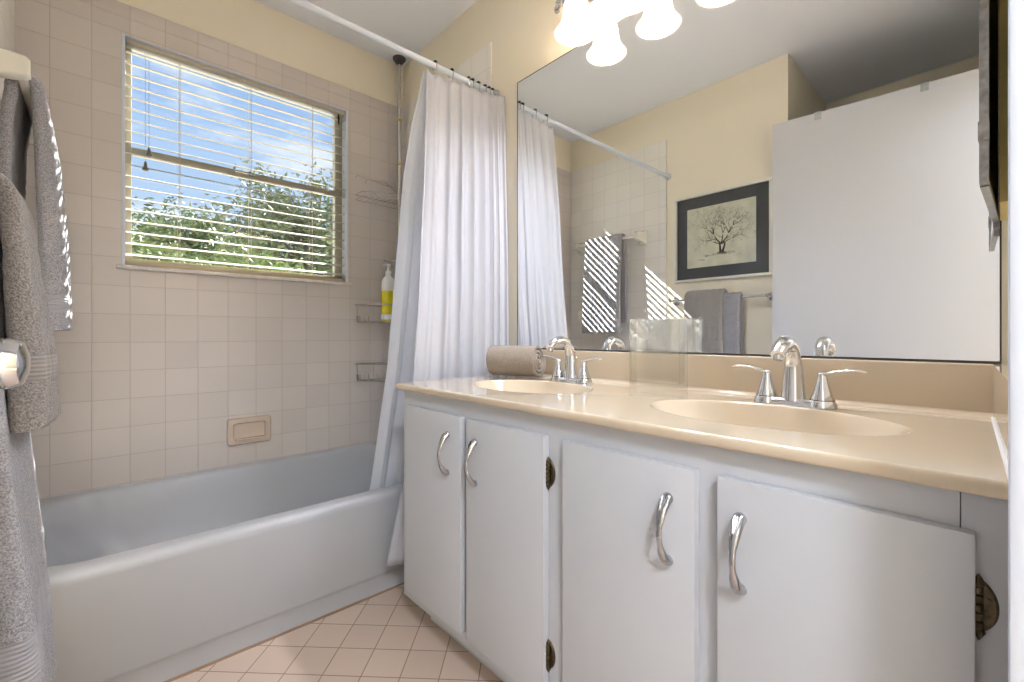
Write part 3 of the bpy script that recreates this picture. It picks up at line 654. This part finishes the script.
for k in range(0, 24, 2): tube(bm, [lp[k], (lp[k][0], lp[k][1], 1.305)], 0.001, 5)
for k in range(1, 6): q = lp[k * 2]; r_ = lp[-k * 2]; tube(bm, [(q[0], q[1], 1.305), (r_[0], r_[1], 1.305)], 0.0012, 5)
tube(bm, [(PX - 0.02, 2.175, 1.325), (PX, PY, 1.335)], 0.003, 6); obj('soap_tray', bm, NICKEL, cad)
bm = B(); z = 1.655                                      # top rack: crossed arms above a shallow tray
tube(bm, [(PX, PY, 1.735), (1.08, 2.16, 1.715), (0.955, 2.20, 1.745), (0.945, 2.20, 1.735)], 0.002, 6)
tube(bm, [(PX, PY, 1.70), (1.08, 2.14, 1.72), (0.965, 2.10, 1.70), (0.955, 2.10, 1.69), (0.958, 2.11, 1.682)], 0.002, 6)
tp = [(PX + 0.03, 2.245, z), (PX + 0.03, 2.10, z), (1.14, 2.06, z), (0.96, 2.15, z), (0.96, 2.235, z)]
tube(bm, tp, 0.002, 6, closed=True); tube(bm, [(x, y, z - 0.025) for x, y, _ in tp], 0.0018, 6, closed=True)
for k in range(9):
    x = 0.98 + k * 0.028; tube(bm, [(x, curve_at([(0.96, 2.15), (1.14, 2.06), (1.226, 2.10)], x), z - 0.025), (x, 2.24, z - 0.025)], 0.0011, 5)
for k in range(5): x = 0.96 + k * 0.045; y = curve_at([(0.96, 2.15), (1.14, 2.06), (1.226, 2.10)], x); tube(bm, [(x, y, z), (x + 0.022, curve_at([(0.96, 2.15), (1.14, 2.06), (1.226, 2.10)], x + 0.022), z - 0.025)], 0.001, 5)
obj('top_rack', bm, NICKEL, cad)
# soap bottle in the basket
bx_, by_, bz_ = 1.086, 2.125, 1.0075
bo = thing('pump_bottle', 'clear pump bottle of yellow soap with a white top in the caddy basket', 'soap bottle', (bx_, by_, bz_))
bm = B(); lathe(bm, [(0.030, 0), (0.035, 0.004), (0.036, 0.02), (0.036, 0.150), (0.0355, 0.155)], (bx_, by_, bz_), (0, 0, 1), 28, sx=1.0, sy=0.72); body = obj('bottle_body', bm, YELLOW, bo)
bm = B(); lathe(bm, [(0.0358, 0), (0.036, 0.02), (0.034, 0.048), (0.026, 0.066), (0.015, 0.076), (0.014, 0.088)], (bx_, by_, bz_ + 0.155), (0, 0, 1), 28, sx=1.0, sy=0.72); obj('bottle_shoulder', bm, WPLAST, bo)
bm = B(); lathe(bm, [(0.016, 0), (0.016, 0.016), (0.006, 0.02), (0.005, 0.040), (0.011, 0.042), (0.012, 0.052), (0.004, 0.055)], (bx_, by_, bz_ + 0.240), (0, 0, 1), 20)
tube(bm, [(bx_, by_, bz_ + 0.288), (bx_ - 0.02, by_ - 0.012, bz_ + 0.290), (bx_ - 0.038, by_ - 0.02, bz_ + 0.280)], [0.006, 0.005, 0.0035], 10); obj('pump', bm, WPLAST, bo)
bm = B(); lathe(bm, [(0.0366, 0.008), (0.0366, 0.034)], (bx_, by_, bz_), (0, 0, 1), 28, sx=1.0, sy=0.72); obj('label_band', bm, WPLAST, body)

# ------------------------------------------------------------------ towels
def draped(name, m, y0, y1, xb, zb, rb, th, zf, zk, xf, xk, flare=0.0, seed=0, parent=None, wob=0.004, gap=0.0, thf=None):
    """thick folded towel over a bar. zf/zk front and back hem heights; xf(z), xk(z) centre line of the leaves"""
    path = []; r = rb + th / 2 + gap
    step = 0.008; n = int((zb - zk) / step)
    for i in range(n + 1): z = zk + (zb - zk) * i / n; path.append((xk(z), z))
    for i in range(1, 14): a = PI - PI * i / 14; path.append((xb + r * math.cos(a), zb + r * math.sin(a)))
    n = int((zb - zf) / step)
    for i in range(n + 1): z = zb + (zf - zb) * i / n; path.append((xf(z), z))
    bm = B(); loops = []; W = 46; E_ = 7; yc = (y0 + y1) / 2
    total = len(path)
    for s, (x, z) in enumerate(path):
        p = path[max(s - 1, 0)]; q = path[min(s + 1, total - 1)]; d = Vector((q[0] - p[0], q[1] - p[1])); d.normalize(); nx_, nz_ = d.y * -1, d.x
        endf = min(1.0, min(s, total - 1 - s) / 1.6 + 0.35); t2 = th / 2 * (0.62 + 0.38 * endf)
        if thf and x > xb and z < zb: t2 = thf(z) / 2 * (0.62 + 0.38 * endf)
        low = max(0, 1 - (z - min(zf, zk)) / 0.25) * flare
        hw = (y1 - y0) / 2 + low; lp = []
        def P(v, o):
            yy = yc + v; f = wob * math.sin(yy * 23 + seed + z * 3.1) * min(1, max(0, (zb - z) / 0.12)) + 0.0022 * noise.noise(Vector((yy * 60, z * 60, seed + (o > 0))))
            oo = o + (f if True else 0)
            return (x + nx_ * oo, yy + 0.002 * noise.noise(Vector((z * 30, seed, o * 50))), z + nz_ * oo)
        for i in range(W + 1): lp.append(P(-hw + t2 + (2 * hw - 2 * t2) * i / W, t2 * (1 + 0.05 * math.sin(i * 0.9 + seed))))
        for i in range(1, E_): a = PI / 2 - PI * i / E_; dd = 0.80 + 0.2 * abs(math.sin(a)); lp.append(P(hw - t2 + t2 * math.cos(a) * dd, t2 * math.sin(a)))
        for i in range(W + 1): lp.append(P(hw - t2 - (2 * hw - 2 * t2) * i / W, -t2))
        for i in range(1, E_): a = -PI / 2 - PI * i / E_; dd = 0.80 + 0.2 * abs(math.sin(a)); lp.append(P(-hw + t2 + t2 * math.cos(a) * dd, t2 * math.sin(a)))
        loops.append(lp)
    loft(bm, loops)
    o = obj(name, bm, m, parent, ang=70); return o
GREYT = (168, 166, 170)
XB = -0.150
# ceramic bar in the shower
ba = thing('ceramic_towel_bar', 'ceramic towel bar with square posts on the tiled wall over the tub', 'towel bar', (XL + TH, 1.89, 1.59))
for yy in (1.635, 2.155):
    bm = B(); xw = XL + TH + 0.0005
    def rr3(y0, y1, z0, z1, r, x, n=4): return [(x, p[0], p[1]) for p in rrect(y0, y1, z0, z1, r, 0, n)]
    loft(bm, [rr3(yy - 0.030, yy + 0.030, 1.545, 1.640, 0.008, xw), rr3(yy - 0.030, yy + 0.030, 1.545, 1.640, 0.008, xw + 0.008), rr3(yy - 0.020, yy + 0.020, 1.562, 1.628, 0.009, xw + 0.022),
              rr3(yy - 0.017, yy + 0.017, 1.570, 1.626, 0.010, xw + 0.080), rr3(yy - 0.012, yy + 0.012, 1.577, 1.619, 0.008, xw + 0.088)])
    obj('bar_post', bm, CERAM, ba)
bm = B(); box(bm, XB - 0.009, XB + 0.009, 1.63, 2.16, 1.591, 1.609, bev=0.004); obj('bar', bm, CERAM, ba)
tw = draped('hand_towel', terry('grey_terry_far', GREYT, [(1.00, 1.045)]), 1.742, 2.052, XB, 1.60, 0.0095, 0.026, 0.950, 1.02,
            lambda z: XB + 0.0225 + curve_at([(0.95, 0.028), (1.2, 0.022), (1.45, 0.010), (1.60, 0.0)], z), lambda z: XB - 0.0225 - curve_at([(0.95, 0.012), (1.5, 0.008), (1.6, 0.0)], z), flare=0.006, seed=1.0, thf=lambda z: curve_at([(0.95, 0.062), (1.2, 0.052), (1.5, 0.036), (1.6, 0.026)], z))
tag(tw, 'grey folded hand towel draped over the ceramic bar on the tiled wall, sun striped', 'towel', 'grey towels hanging on the left wall')
# chrome bar outside the shower
bb = thing('chrome_towel_bar', 'slim chrome towel bar under the framed picture beside the door', 'towel bar', (XL, 1.11, 1.15))
BZ = 1.150
bm = B(); tube(bm, [(XB, 0.83, BZ), (XB, 1.41, BZ)], 0.0075, 14); obj('bar', bm, CHROME, bb)
for yy in (0.84, 1.400):
    bm = B(); lathe(bm, [(0.026, 0.0005), (0.026, 0.005), (0.018, 0.010), (0.009, 0.014), (0.008, 0.060), (0.0125, 0.064), (0.013, 0.082), (0.006, 0.088)], (XL, yy, BZ), (1, 0, 0), 20); obj('bar_post', bm, CHROME, bb)
bt = draped('bath_towel', terry('grey_terry_bath', (164, 163, 166), [(0.41, 0.485)]), 0.975, 1.262, XB, BZ, 0.0078, 0.020, 0.275, 0.45,
            lambda z: XB + 0.018 + curve_at([(0.27, 0.042), (0.5, 0.030), (0.8, 0.010), (1.15, 0.0)], z), lambda z: XB - 0.018 - curve_at([(0.3, 0.012), (1.0, 0.008), (1.15, 0)], z), flare=0.014, seed=2.0, thf=lambda z: curve_at([(0.27, 0.055), (0.6, 0.040), (0.9, 0.022), (1.15, 0.020)], z))
tag(bt, 'long grey bath towel on the chrome bar hanging below the shorter hand towel', 'towel', 'grey towels hanging on the left wall')
ht = draped('hand_towel', terry('grey_terry_near', (150, 144, 139), [(0.862, 0.905)]), 1.062, 1.292, XB, BZ, 0.0285, 0.026, 0.782, 0.86,
            lambda z: XB + 0.0415 + curve_at([(0.78, 0.024), (0.9, 0.021), (1.05, 0.008), (1.15, 0.0)], z), lambda z: XB - 0.0415 - curve_at([(0.8, 0.008), (1.05, 0.006), (1.15, 0)], z), flare=0.012, seed=3.3, thf=lambda z: curve_at([(0.78, 0.048), (0.9, 0.044), (1.05, 0.032), (1.15, 0.026)], z))
tag(ht, 'grey folded hand towel laid over the longer bath towel on the chrome bar', 'towel', 'grey towels hanging on the left wall')

# rolled towel on the counter
bm = B(); turns = 3.6; R0, R1 = 0.006, 0.0570; n = 150; th_ = 0.0118
c = Vector((1.120, 1.203, cz + 0.0640)); ax = Vector((0.42, -0.91, 0)).normalized(); sd_ = Vector((0.91, 0.42, 0)).normalized()
loops = []
def rollpt(t, off, w):
    a = t * turns * 2 * PI; r = R0 + (R1 - R0) * t + off
    sq = 1.0
    rr_ = r * (1 + 0.012 * noise.noise(Vector((w * 40, a * 2, 3.1)))) + 0.0010 * noise.noise(Vector((w * 160, a * 12, 1.7)))
    return c + sd_ * (rr_ * math.cos(a + 2.6)) * 1.10 + Vector((0, 0, 1)) * (rr_ * math.sin(a + 2.6)) + ax * w
NW = 30; HWD = 0.092
for k in range(n + 1):
    t = k / n; lp = []; e = random.uniform(-0.0008, 0.0008) + 0.004 * math.sin(t * 21)
    o1, o2 = th_ / 2, -th_ / 2
    for i in range(NW + 1): lp.append(rollpt(t, o1, -HWD + 0.004 + (2 * HWD - 0.008) * i / NW + e))
    for i in range(1, 4): a = PI / 2 - PI * i / 4; lp.append(rollpt(t, o1 * math.sin(a), HWD - 0.004 + 0.005 * math.cos(a) + e))
    for i in range(NW + 1): lp.append(rollpt(t, o2, HWD - 0.004 - (2 * HWD - 0.008) * i / NW + e))
    for i in range(1, 4): a = -PI / 2 - PI * i / 4; lp.append(rollpt(t, o1 * math.sin(a), -HWD + 0.004 - 0.005 * math.cos(a - PI) * -1 + e))
    loops.append(lp)
loft(bm, loops); rt = obj('rolled_towel', bm, terry('taupe_terry', (150, 136, 121)), None, ang=70)
tag(rt, 'taupe hand towel rolled up on the far end of the countertop', 'towel')

# ------------------------------------------------------------------ glass vase
va = B(); x0, x1, y0, y1 = 1.166, 1.222, 0.595, 0.757; zb, zt_ = cz + 0.0005, 0.985; t = 0.006
loft(va, [rrect(x0 + 0.002, x1 - 0.002, y0 + 0.002, y1 - 0.002, 0.008, zb, 6), rrect(x0, x1, y0, y1, 0.009, zb + 0.003, 6), rrect(x0, x1, y0, y1, 0.009, zt_ - 0.002, 6), rrect(x0 + 0.002, x1 - 0.002, y0 + 0.002, y1 - 0.002, 0.008, zt_, 6),
          rrect(x0 + t, x1 - t, y0 + t, y1 - t, 0.005, zt_ - 0.001, 6), rrect(x0 + t, x1 - t, y0 + t, y1 - t, 0.005, zb + 0.024, 6), rrect(x0 + t + 0.004, x1 - t - 0.004, y0 + t + 0.004, y1 - t - 0.004, 0.003, zb + 0.018, 6)])
vo = obj('glass_vase', va, VASEG); tag(vo, 'clear thick walled rectangular glass vase standing between the two faucets', 'vase')
VASEG.node_tree.nodes.clear(); nt = VASEG.node_tree
o_ = nt.nodes.new('ShaderNodeOutputMaterial'); g_ = nt.nodes.new('ShaderNodeBsdfGlass'); g_.inputs['IOR'].default_value = 1.30; g_.inputs['Roughness'].default_value = 0.0; g_.inputs['Color'].default_value = (1, 1, 1, 1)
tr_ = nt.nodes.new('ShaderNodeBsdfTransparent'); tr_.inputs[0].default_value = (0.985, 0.988, 0.985, 1); mx_ = nt.nodes.new('ShaderNodeMixShader'); mx_.inputs[0].default_value = 0.3
nt.links.new(g_.outputs[0], mx_.inputs[2]); nt.links.new(tr_.outputs[0], mx_.inputs[1]); nt.links.new(mx_.outputs[0], o_.inputs[0])

# ------------------------------------------------------------------ framed drawing
pc = thing('framed_drawing', 'silver framed ink drawing of a bare tree with a charcoal mat on the cream wall', 'picture', (XL, 1.12, 1.53))
px0, px1, pz0, pz1 = 0.840, 1.406, 1.265, 1.800; fw = 0.017
bm = B(); X0 = XL + 0.0005
for a in ((px0, px1, pz0, pz0 + fw), (px0, px1, pz1 - fw, pz1), (px0, px0 + fw, pz0 + fw, pz1 - fw), (px1 - fw, px1, pz0 + fw, pz1 - fw)): box(bm, X0, X0 + 0.020, *a, bev=0.003)
obj('frame', bm, FRAMEM, pc)
bm = B(); box(bm, X0, X0 + 0.006, px0 + fw, px1 - fw, pz0 + fw, pz1 - fw); box(bm, X0 + 0.006, X0 + 0.0085, px0 + fw, px1 - fw, pz0 + fw, 1.350); box(bm, X0 + 0.006, X0 + 0.0085, px0 + fw, px1 - fw, 1.715, pz1 - fw)
box(bm, X0 + 0.006, X0 + 0.0085, px0 + fw, 0.925, 1.350, 1.715); box(bm, X0 + 0.006, X0 + 0.0085, 1.325, px1 - fw, 1.350, 1.715); obj('mat_board', bm, MATB, pc)
bm = B(); box(bm, X0 + 0.006, X0 + 0.0075, 0.925, 1.325, 1.350, 1.715); pp = obj('drawing_sheet', bm, PAPER, pc)
bm = B(); xi = X0 + 0.0076; rnd = random.Random(21)
def stroke(y, z, ang, ln, w, depth):
    n = 5; pts = []; a = ang; yy, zz = y, z
    for k in range(n + 1):
        pts.append((yy, zz, w * (1 - 0.45 * k / n))); a += rnd.uniform(-0.22, 0.22); yy += math.cos(a) * ln / n; zz += math.sin(a) * ln / n
    L_ = []; R_ = []
    for k, (py, pz, pw) in enumerate(pts):
        q = pts[min(k + 1, n)]; p = pts[max(k - 1, 0)]; d = Vector((q[0] - p[0], q[1] - p[1])); d.normalize()
        L_.append((py - d.y * pw, pz + d.x * pw)); R_.append((py + d.y * pw, pz - d.x * pw))
    lo = L_ + R_[::-1]
    for k in range(n):
        q = [L_[k], L_[k + 1], R_[k + 1], R_[k]]
        loft(bm, [[(xi - 0.0003, a_, b_) for a_, b_ in q], [(xi + 0.0003, a_, b_) for a_, b_ in q]])
    if depth > 0:
        for s in ([-1, 1] if rnd.random() < 0.75 else [-1, 0.2, 1]):
            stroke(yy, zz, a + s * rnd.uniform(0.28, 0.62), ln * rnd.uniform(0.68, 0.86), w * 0.52, depth - 1)
        if depth > 2: k = 3; stroke(pts[k][0], pts[k][1], a + rnd.choice([-1, 1]) * 0.9, ln * 0.6, w * 0.35, depth - 2)
ty, tzz = 1.115, 1.425
for dy, an, w in ((0.004, 1.5, 0.0075), (-0.004, 1.75, 0.0075)): stroke(ty + dy, tzz, an, 0.06, w, 0)
stroke(ty - 0.002, tzz + 0.055, 2.35, 0.055, 0.0048, 5); stroke(ty, tzz + 0.055, 1.7, 0.05, 0.0042, 5); stroke(ty + 0.004, tzz + 0.055, 0.85, 0.06, 0.0048, 5); stroke(ty, tzz + 0.05, 2.75, 0.055, 0.0032, 4); stroke(ty, tzz + 0.05, 0.35, 0.055, 0.0032, 4)
for k in range(26):
    yy = ty + rnd.uniform(-0.10, 0.09); stroke(yy, tzz - 0.004 + rnd.uniform(-0.008, 0.004), rnd.uniform(-0.1, 0.1), rnd.uniform(0.015, 0.05), 0.0008, 0)
for k in range(6): stroke(ty + (k - 2.5) * 0.007, tzz + 0.006, -PI / 2 + (2.5 - k) * -0.25, 0.018, 0.003, 0)
stroke(1.215, 1.392, 0.0, 0.045, 0.0016, 0); stroke(1.03, 1.402, PI, 0.03, 0.0006, 0)
obj('ink_tree', bm, INK, pp, smooth=False)
bm = B(); box(bm, X0 + 0.0115, X0 + 0.0125, px0 + fw - 0.002, px1 - fw + 0.002, pz0 + fw - 0.002, pz1 - fw + 0.002); obj('glazing', bm, GLASS, pc)

# ------------------------------------------------------------------ the open door
dr = sempty('door_1', (-0.207, -0.012, 0)); dr.rotation_euler = (0, 0, 0)
dv = Vector((-0.119 + 0.207, 0.813 + 0.012, 0)); dw = dv.length; dv.normalize(); dnrm = Vector((dv.y, -dv.x, 0))      # dnrm looks into the room
Mx = Matrix(((dv.x, -dnrm.x, 0, 0), (dv.y, -dnrm.y, 0, 0), (0, 0, 1, 0), (0, 0, 0, 1)))
Mx = Matrix.Translation((-0.207, -0.012, 0)) @ Mx
def dobj(name, bm, m, parent):
    bmesh.ops.transform(bm, matrix=Mx, verts=bm.verts); return obj(name, bm, m, parent)
bm = B(); box(bm, 0, dw, 0, 0.035, 0.012, 2.043, bev=0.0015); slab = dobj('door_slab', bm, DOORW, dr)
for s, yb_ in ((-1, 0.0), (1, 0.035)):
    bm = B(); lathe(bm, [(0.031, 0.0), (0.031, 0.004), (0.024, 0.009), (0.012, 0.012), (0.011, 0.026), (0.020, 0.032), (0.0275, 0.040), (0.0285, 0.050), (0.024, 0.060), (0.012, 0.0645), (0.001, 0.065)], (dw - 0.060, yb_, 0.905), (0, s, 0), 28)
    dobj('door_handle', bm, CHROME, dr)
for z in (0.22, 1.05, 1.82):
    bm = B(); tube(bm, [(-0.004, 0.039, z - 0.045), (-0.004, 0.039, z + 0.045)], 0.006, 12); box(bm, 0, 0.03, 0.034, 0.036, z - 0.044, z + 0.044); dobj('door_hinge', bm, NICKEL, dr)
for k, (ty_, lb) in enumerate(((0.63, 'clear plastic over door hook near the free edge of the door top'), (0.24, 'clear plastic over door hook near the hinge end of the door top'))):
    bm = B()
    for a in ((ty_ - 0.014, ty_ + 0.014, -0.0025, 0.0, 2.008, 2.0465), (ty_ - 0.014, ty_ + 0.014, -0.0025, 0.0375, 2.044, 2.0465), (ty_ - 0.014, ty_ + 0.014, 0.0355, 0.0378, 2.018, 2.0465)): box(bm, *a, bev=0.0006)
    box(bm, ty_ - 0.012, ty_ - 0.007, -0.014, -0.002, 2.008, 2.011, bev=0.0005); box(bm, ty_ - 0.012, ty_ - 0.007, -0.014, -0.012, 2.008, 2.020, bev=0.0005)
    bmesh.ops.transform(bm, matrix=Mx, verts=bm.verts); o = obj('over_door_hook', bm, GREYP); tag(o, lb, 'hook', 'clear hooks over the door top')

# ------------------------------------------------------------------ mirror cabinet on the door-side wall
mc = thing('mirror_cabinet', 'worn metal edged mirror cabinet seen edge on at the right end wall', 'medicine cabinet', (1.04, YS, 1.142))
kx0, kx1, kz0, kz1 = 0.88, 1.195, 1.142, 1.96
WOODY = mat('yellowed_cabinet_side', (206, 186, 118), 0.6, var=0.1, vscale=12)
def prism(bm, pts, z0, z1): loft(bm, [[(x, y, z0) for x, y in pts], [(x, y, z1) for x, y in pts]])
bm = B(); prism(bm, [(1.03, YS + 0.0005), (1.20, YS + 0.0005), (1.20, 0.001), (1.03, 0.001)], kz0 + 0.002, kz1 - 0.004); obj('cabinet_body', bm, WOODY, mc)
bm = B(); prism(bm, [(kx0 + 0.004, 0.0115), (kx1, 0.0022), (kx1, 0.0082), (kx0 + 0.004, 0.0182)], kz0 + 0.004, kz1 - 0.006); md_ = obj('mirror_panel', bm, MIRR, mc)
bm = B()
prism(bm, [(kx0 - 0.002, 0.0110), (kx0 + 0.012, 0.0108), (kx0 + 0.012, 0.0196), (kx0 - 0.002, 0.0200)], kz0, kz1)
prism(bm, [(kx1 - 0.010, 0.0018), (kx1 + 0.002, 0.0015), (kx1 + 0.002, 0.0096), (kx1 - 0.010, 0.0100)], kz0 - 0.012, kz1)
for z in (kz0 - 0.002, kz1 - 0.008): prism(bm, [(kx0 + 0.012, 0.0108), (kx1 - 0.010, 0.0018), (kx1 - 0.010, 0.0100), (kx0 + 0.012, 0.0196)], z, z + 0.010)
for z in (1.20, 1.40, 1.80): prism(bm, [(kx0 - 0.004, 0.0105), (kx0 + 0.008, 0.0105), (kx0 + 0.008, 0.0208), (kx0 - 0.004, 0.0212)], z, z + 0.026)
obj('metal_edge', bm, OLDMET, mc)

# ------------------------------------------------------------------ outdoors
bm = B(); box(bm, -14, 22, 2.5, 40, -0.45, -0.4); struct('ground', bm, BOUNCE)
def tree(name, label, base, crown, r, leaves, m, seed, trunk=0.07, size=0.07):
    t = thing(name, label, 'tree', base, 'trees outside the window'); rnd = random.Random(seed); base = Vector(base); crown = Vector(crown); r = Vector(r)
    bm = B(); tips = []
    mid = base.lerp(crown, 0.55) + Vector((rnd.uniform(-.1, .1), rnd.uniform(-.1, .1), 0))
    tube(bm, smooth_path([base, mid, crown], 5), lerp_list([trunk, trunk * 0.75, trunk * 0.4], 11), 9)
    for k in range(46):
        d = Vector((rnd.gauss(0, 1), rnd.gauss(0, 1), rnd.gauss(0.2, 1))); d.normalize(); rr = rnd.uniform(0.6, 1.08)
        p = crown + Vector((d.x * r.x * rr, d.y * r.y * rr, d.z * r.z * rr)); s = mid.lerp(crown, rnd.uniform(0.2, 1)); q = s.lerp(p, 0.5) + Vector((rnd.uniform(-.1, .1), rnd.uniform(-.1, .1), rnd.uniform(0, .15)))
        tube(bm, smooth_path([s, q, p], 3), lerp_list([trunk * 0.22, trunk * 0.12, trunk * 0.05], 7), 5)
        tips.append(p); tips.append(q); tips.append(q.lerp(p, 0.5))
    obj('trunk', bm, BARK, t)
    bm = B()
    for k in range(leaves):
        c = rnd.choice(tips) + Vector((rnd.gauss(0, 1), rnd.gauss(0, 1), rnd.gauss(0, 1))) * 0.16 * min(r)
        a = Vector((rnd.gauss(0, 1), rnd.gauss(0, 1), rnd.gauss(0, .7))).normalized(); b = a.cross(Vector((rnd.gauss(0, 1), rnd.gauss(0, 1), rnd.gauss(0, 1)))).normalized(); s = size * rnd.uniform(0.6, 1.2)
        n_ = a.cross(b) * s * 0.12
        v = [bm.verts.new(c - a * s), bm.verts.new(c - a * s * 0.2 + b * s * 0.34 + n_), bm.verts.new(c + a * s), bm.verts.new(c - a * s * 0.2 - b * s * 0.34 + n_)]
        bm.faces.new(v)
    obj('foliage', bm, m, t, smooth=False, fix=False)
tree('leafy_tree', 'tall olive green tree filling the right half of the lower window', (2.05, 6.6, -0.4), (2.05, 6.6, 2.1), (1.1, 0.7, 0.98), 11000, LEAF2, 4, size=0.05)
tree('leafy_tree', 'spreading green tree behind the middle of the lower window', (0.95, 8.3, -0.4), (0.95, 8.3, 2.2), (0.9, 0.7, 0.66), 6500, LEAF, 5, size=0.055)
tree('leafy_tree', 'low bright green tree at the left edge of the window view', (0.0, 6.6, -0.4), (0.0, 6.6, 1.62), (0.7, 0.6, 0.46), 5000, LEAF3, 6, size=0.05)
tree('leafy_tree', 'pale green shrub low in the centre of the window view', (1.05, 4.9, -0.4), (1.05, 4.9, 1.3), (0.95, 0.5, 0.42), 6000, LEAF3, 9, trunk=0.04, size=0.04)
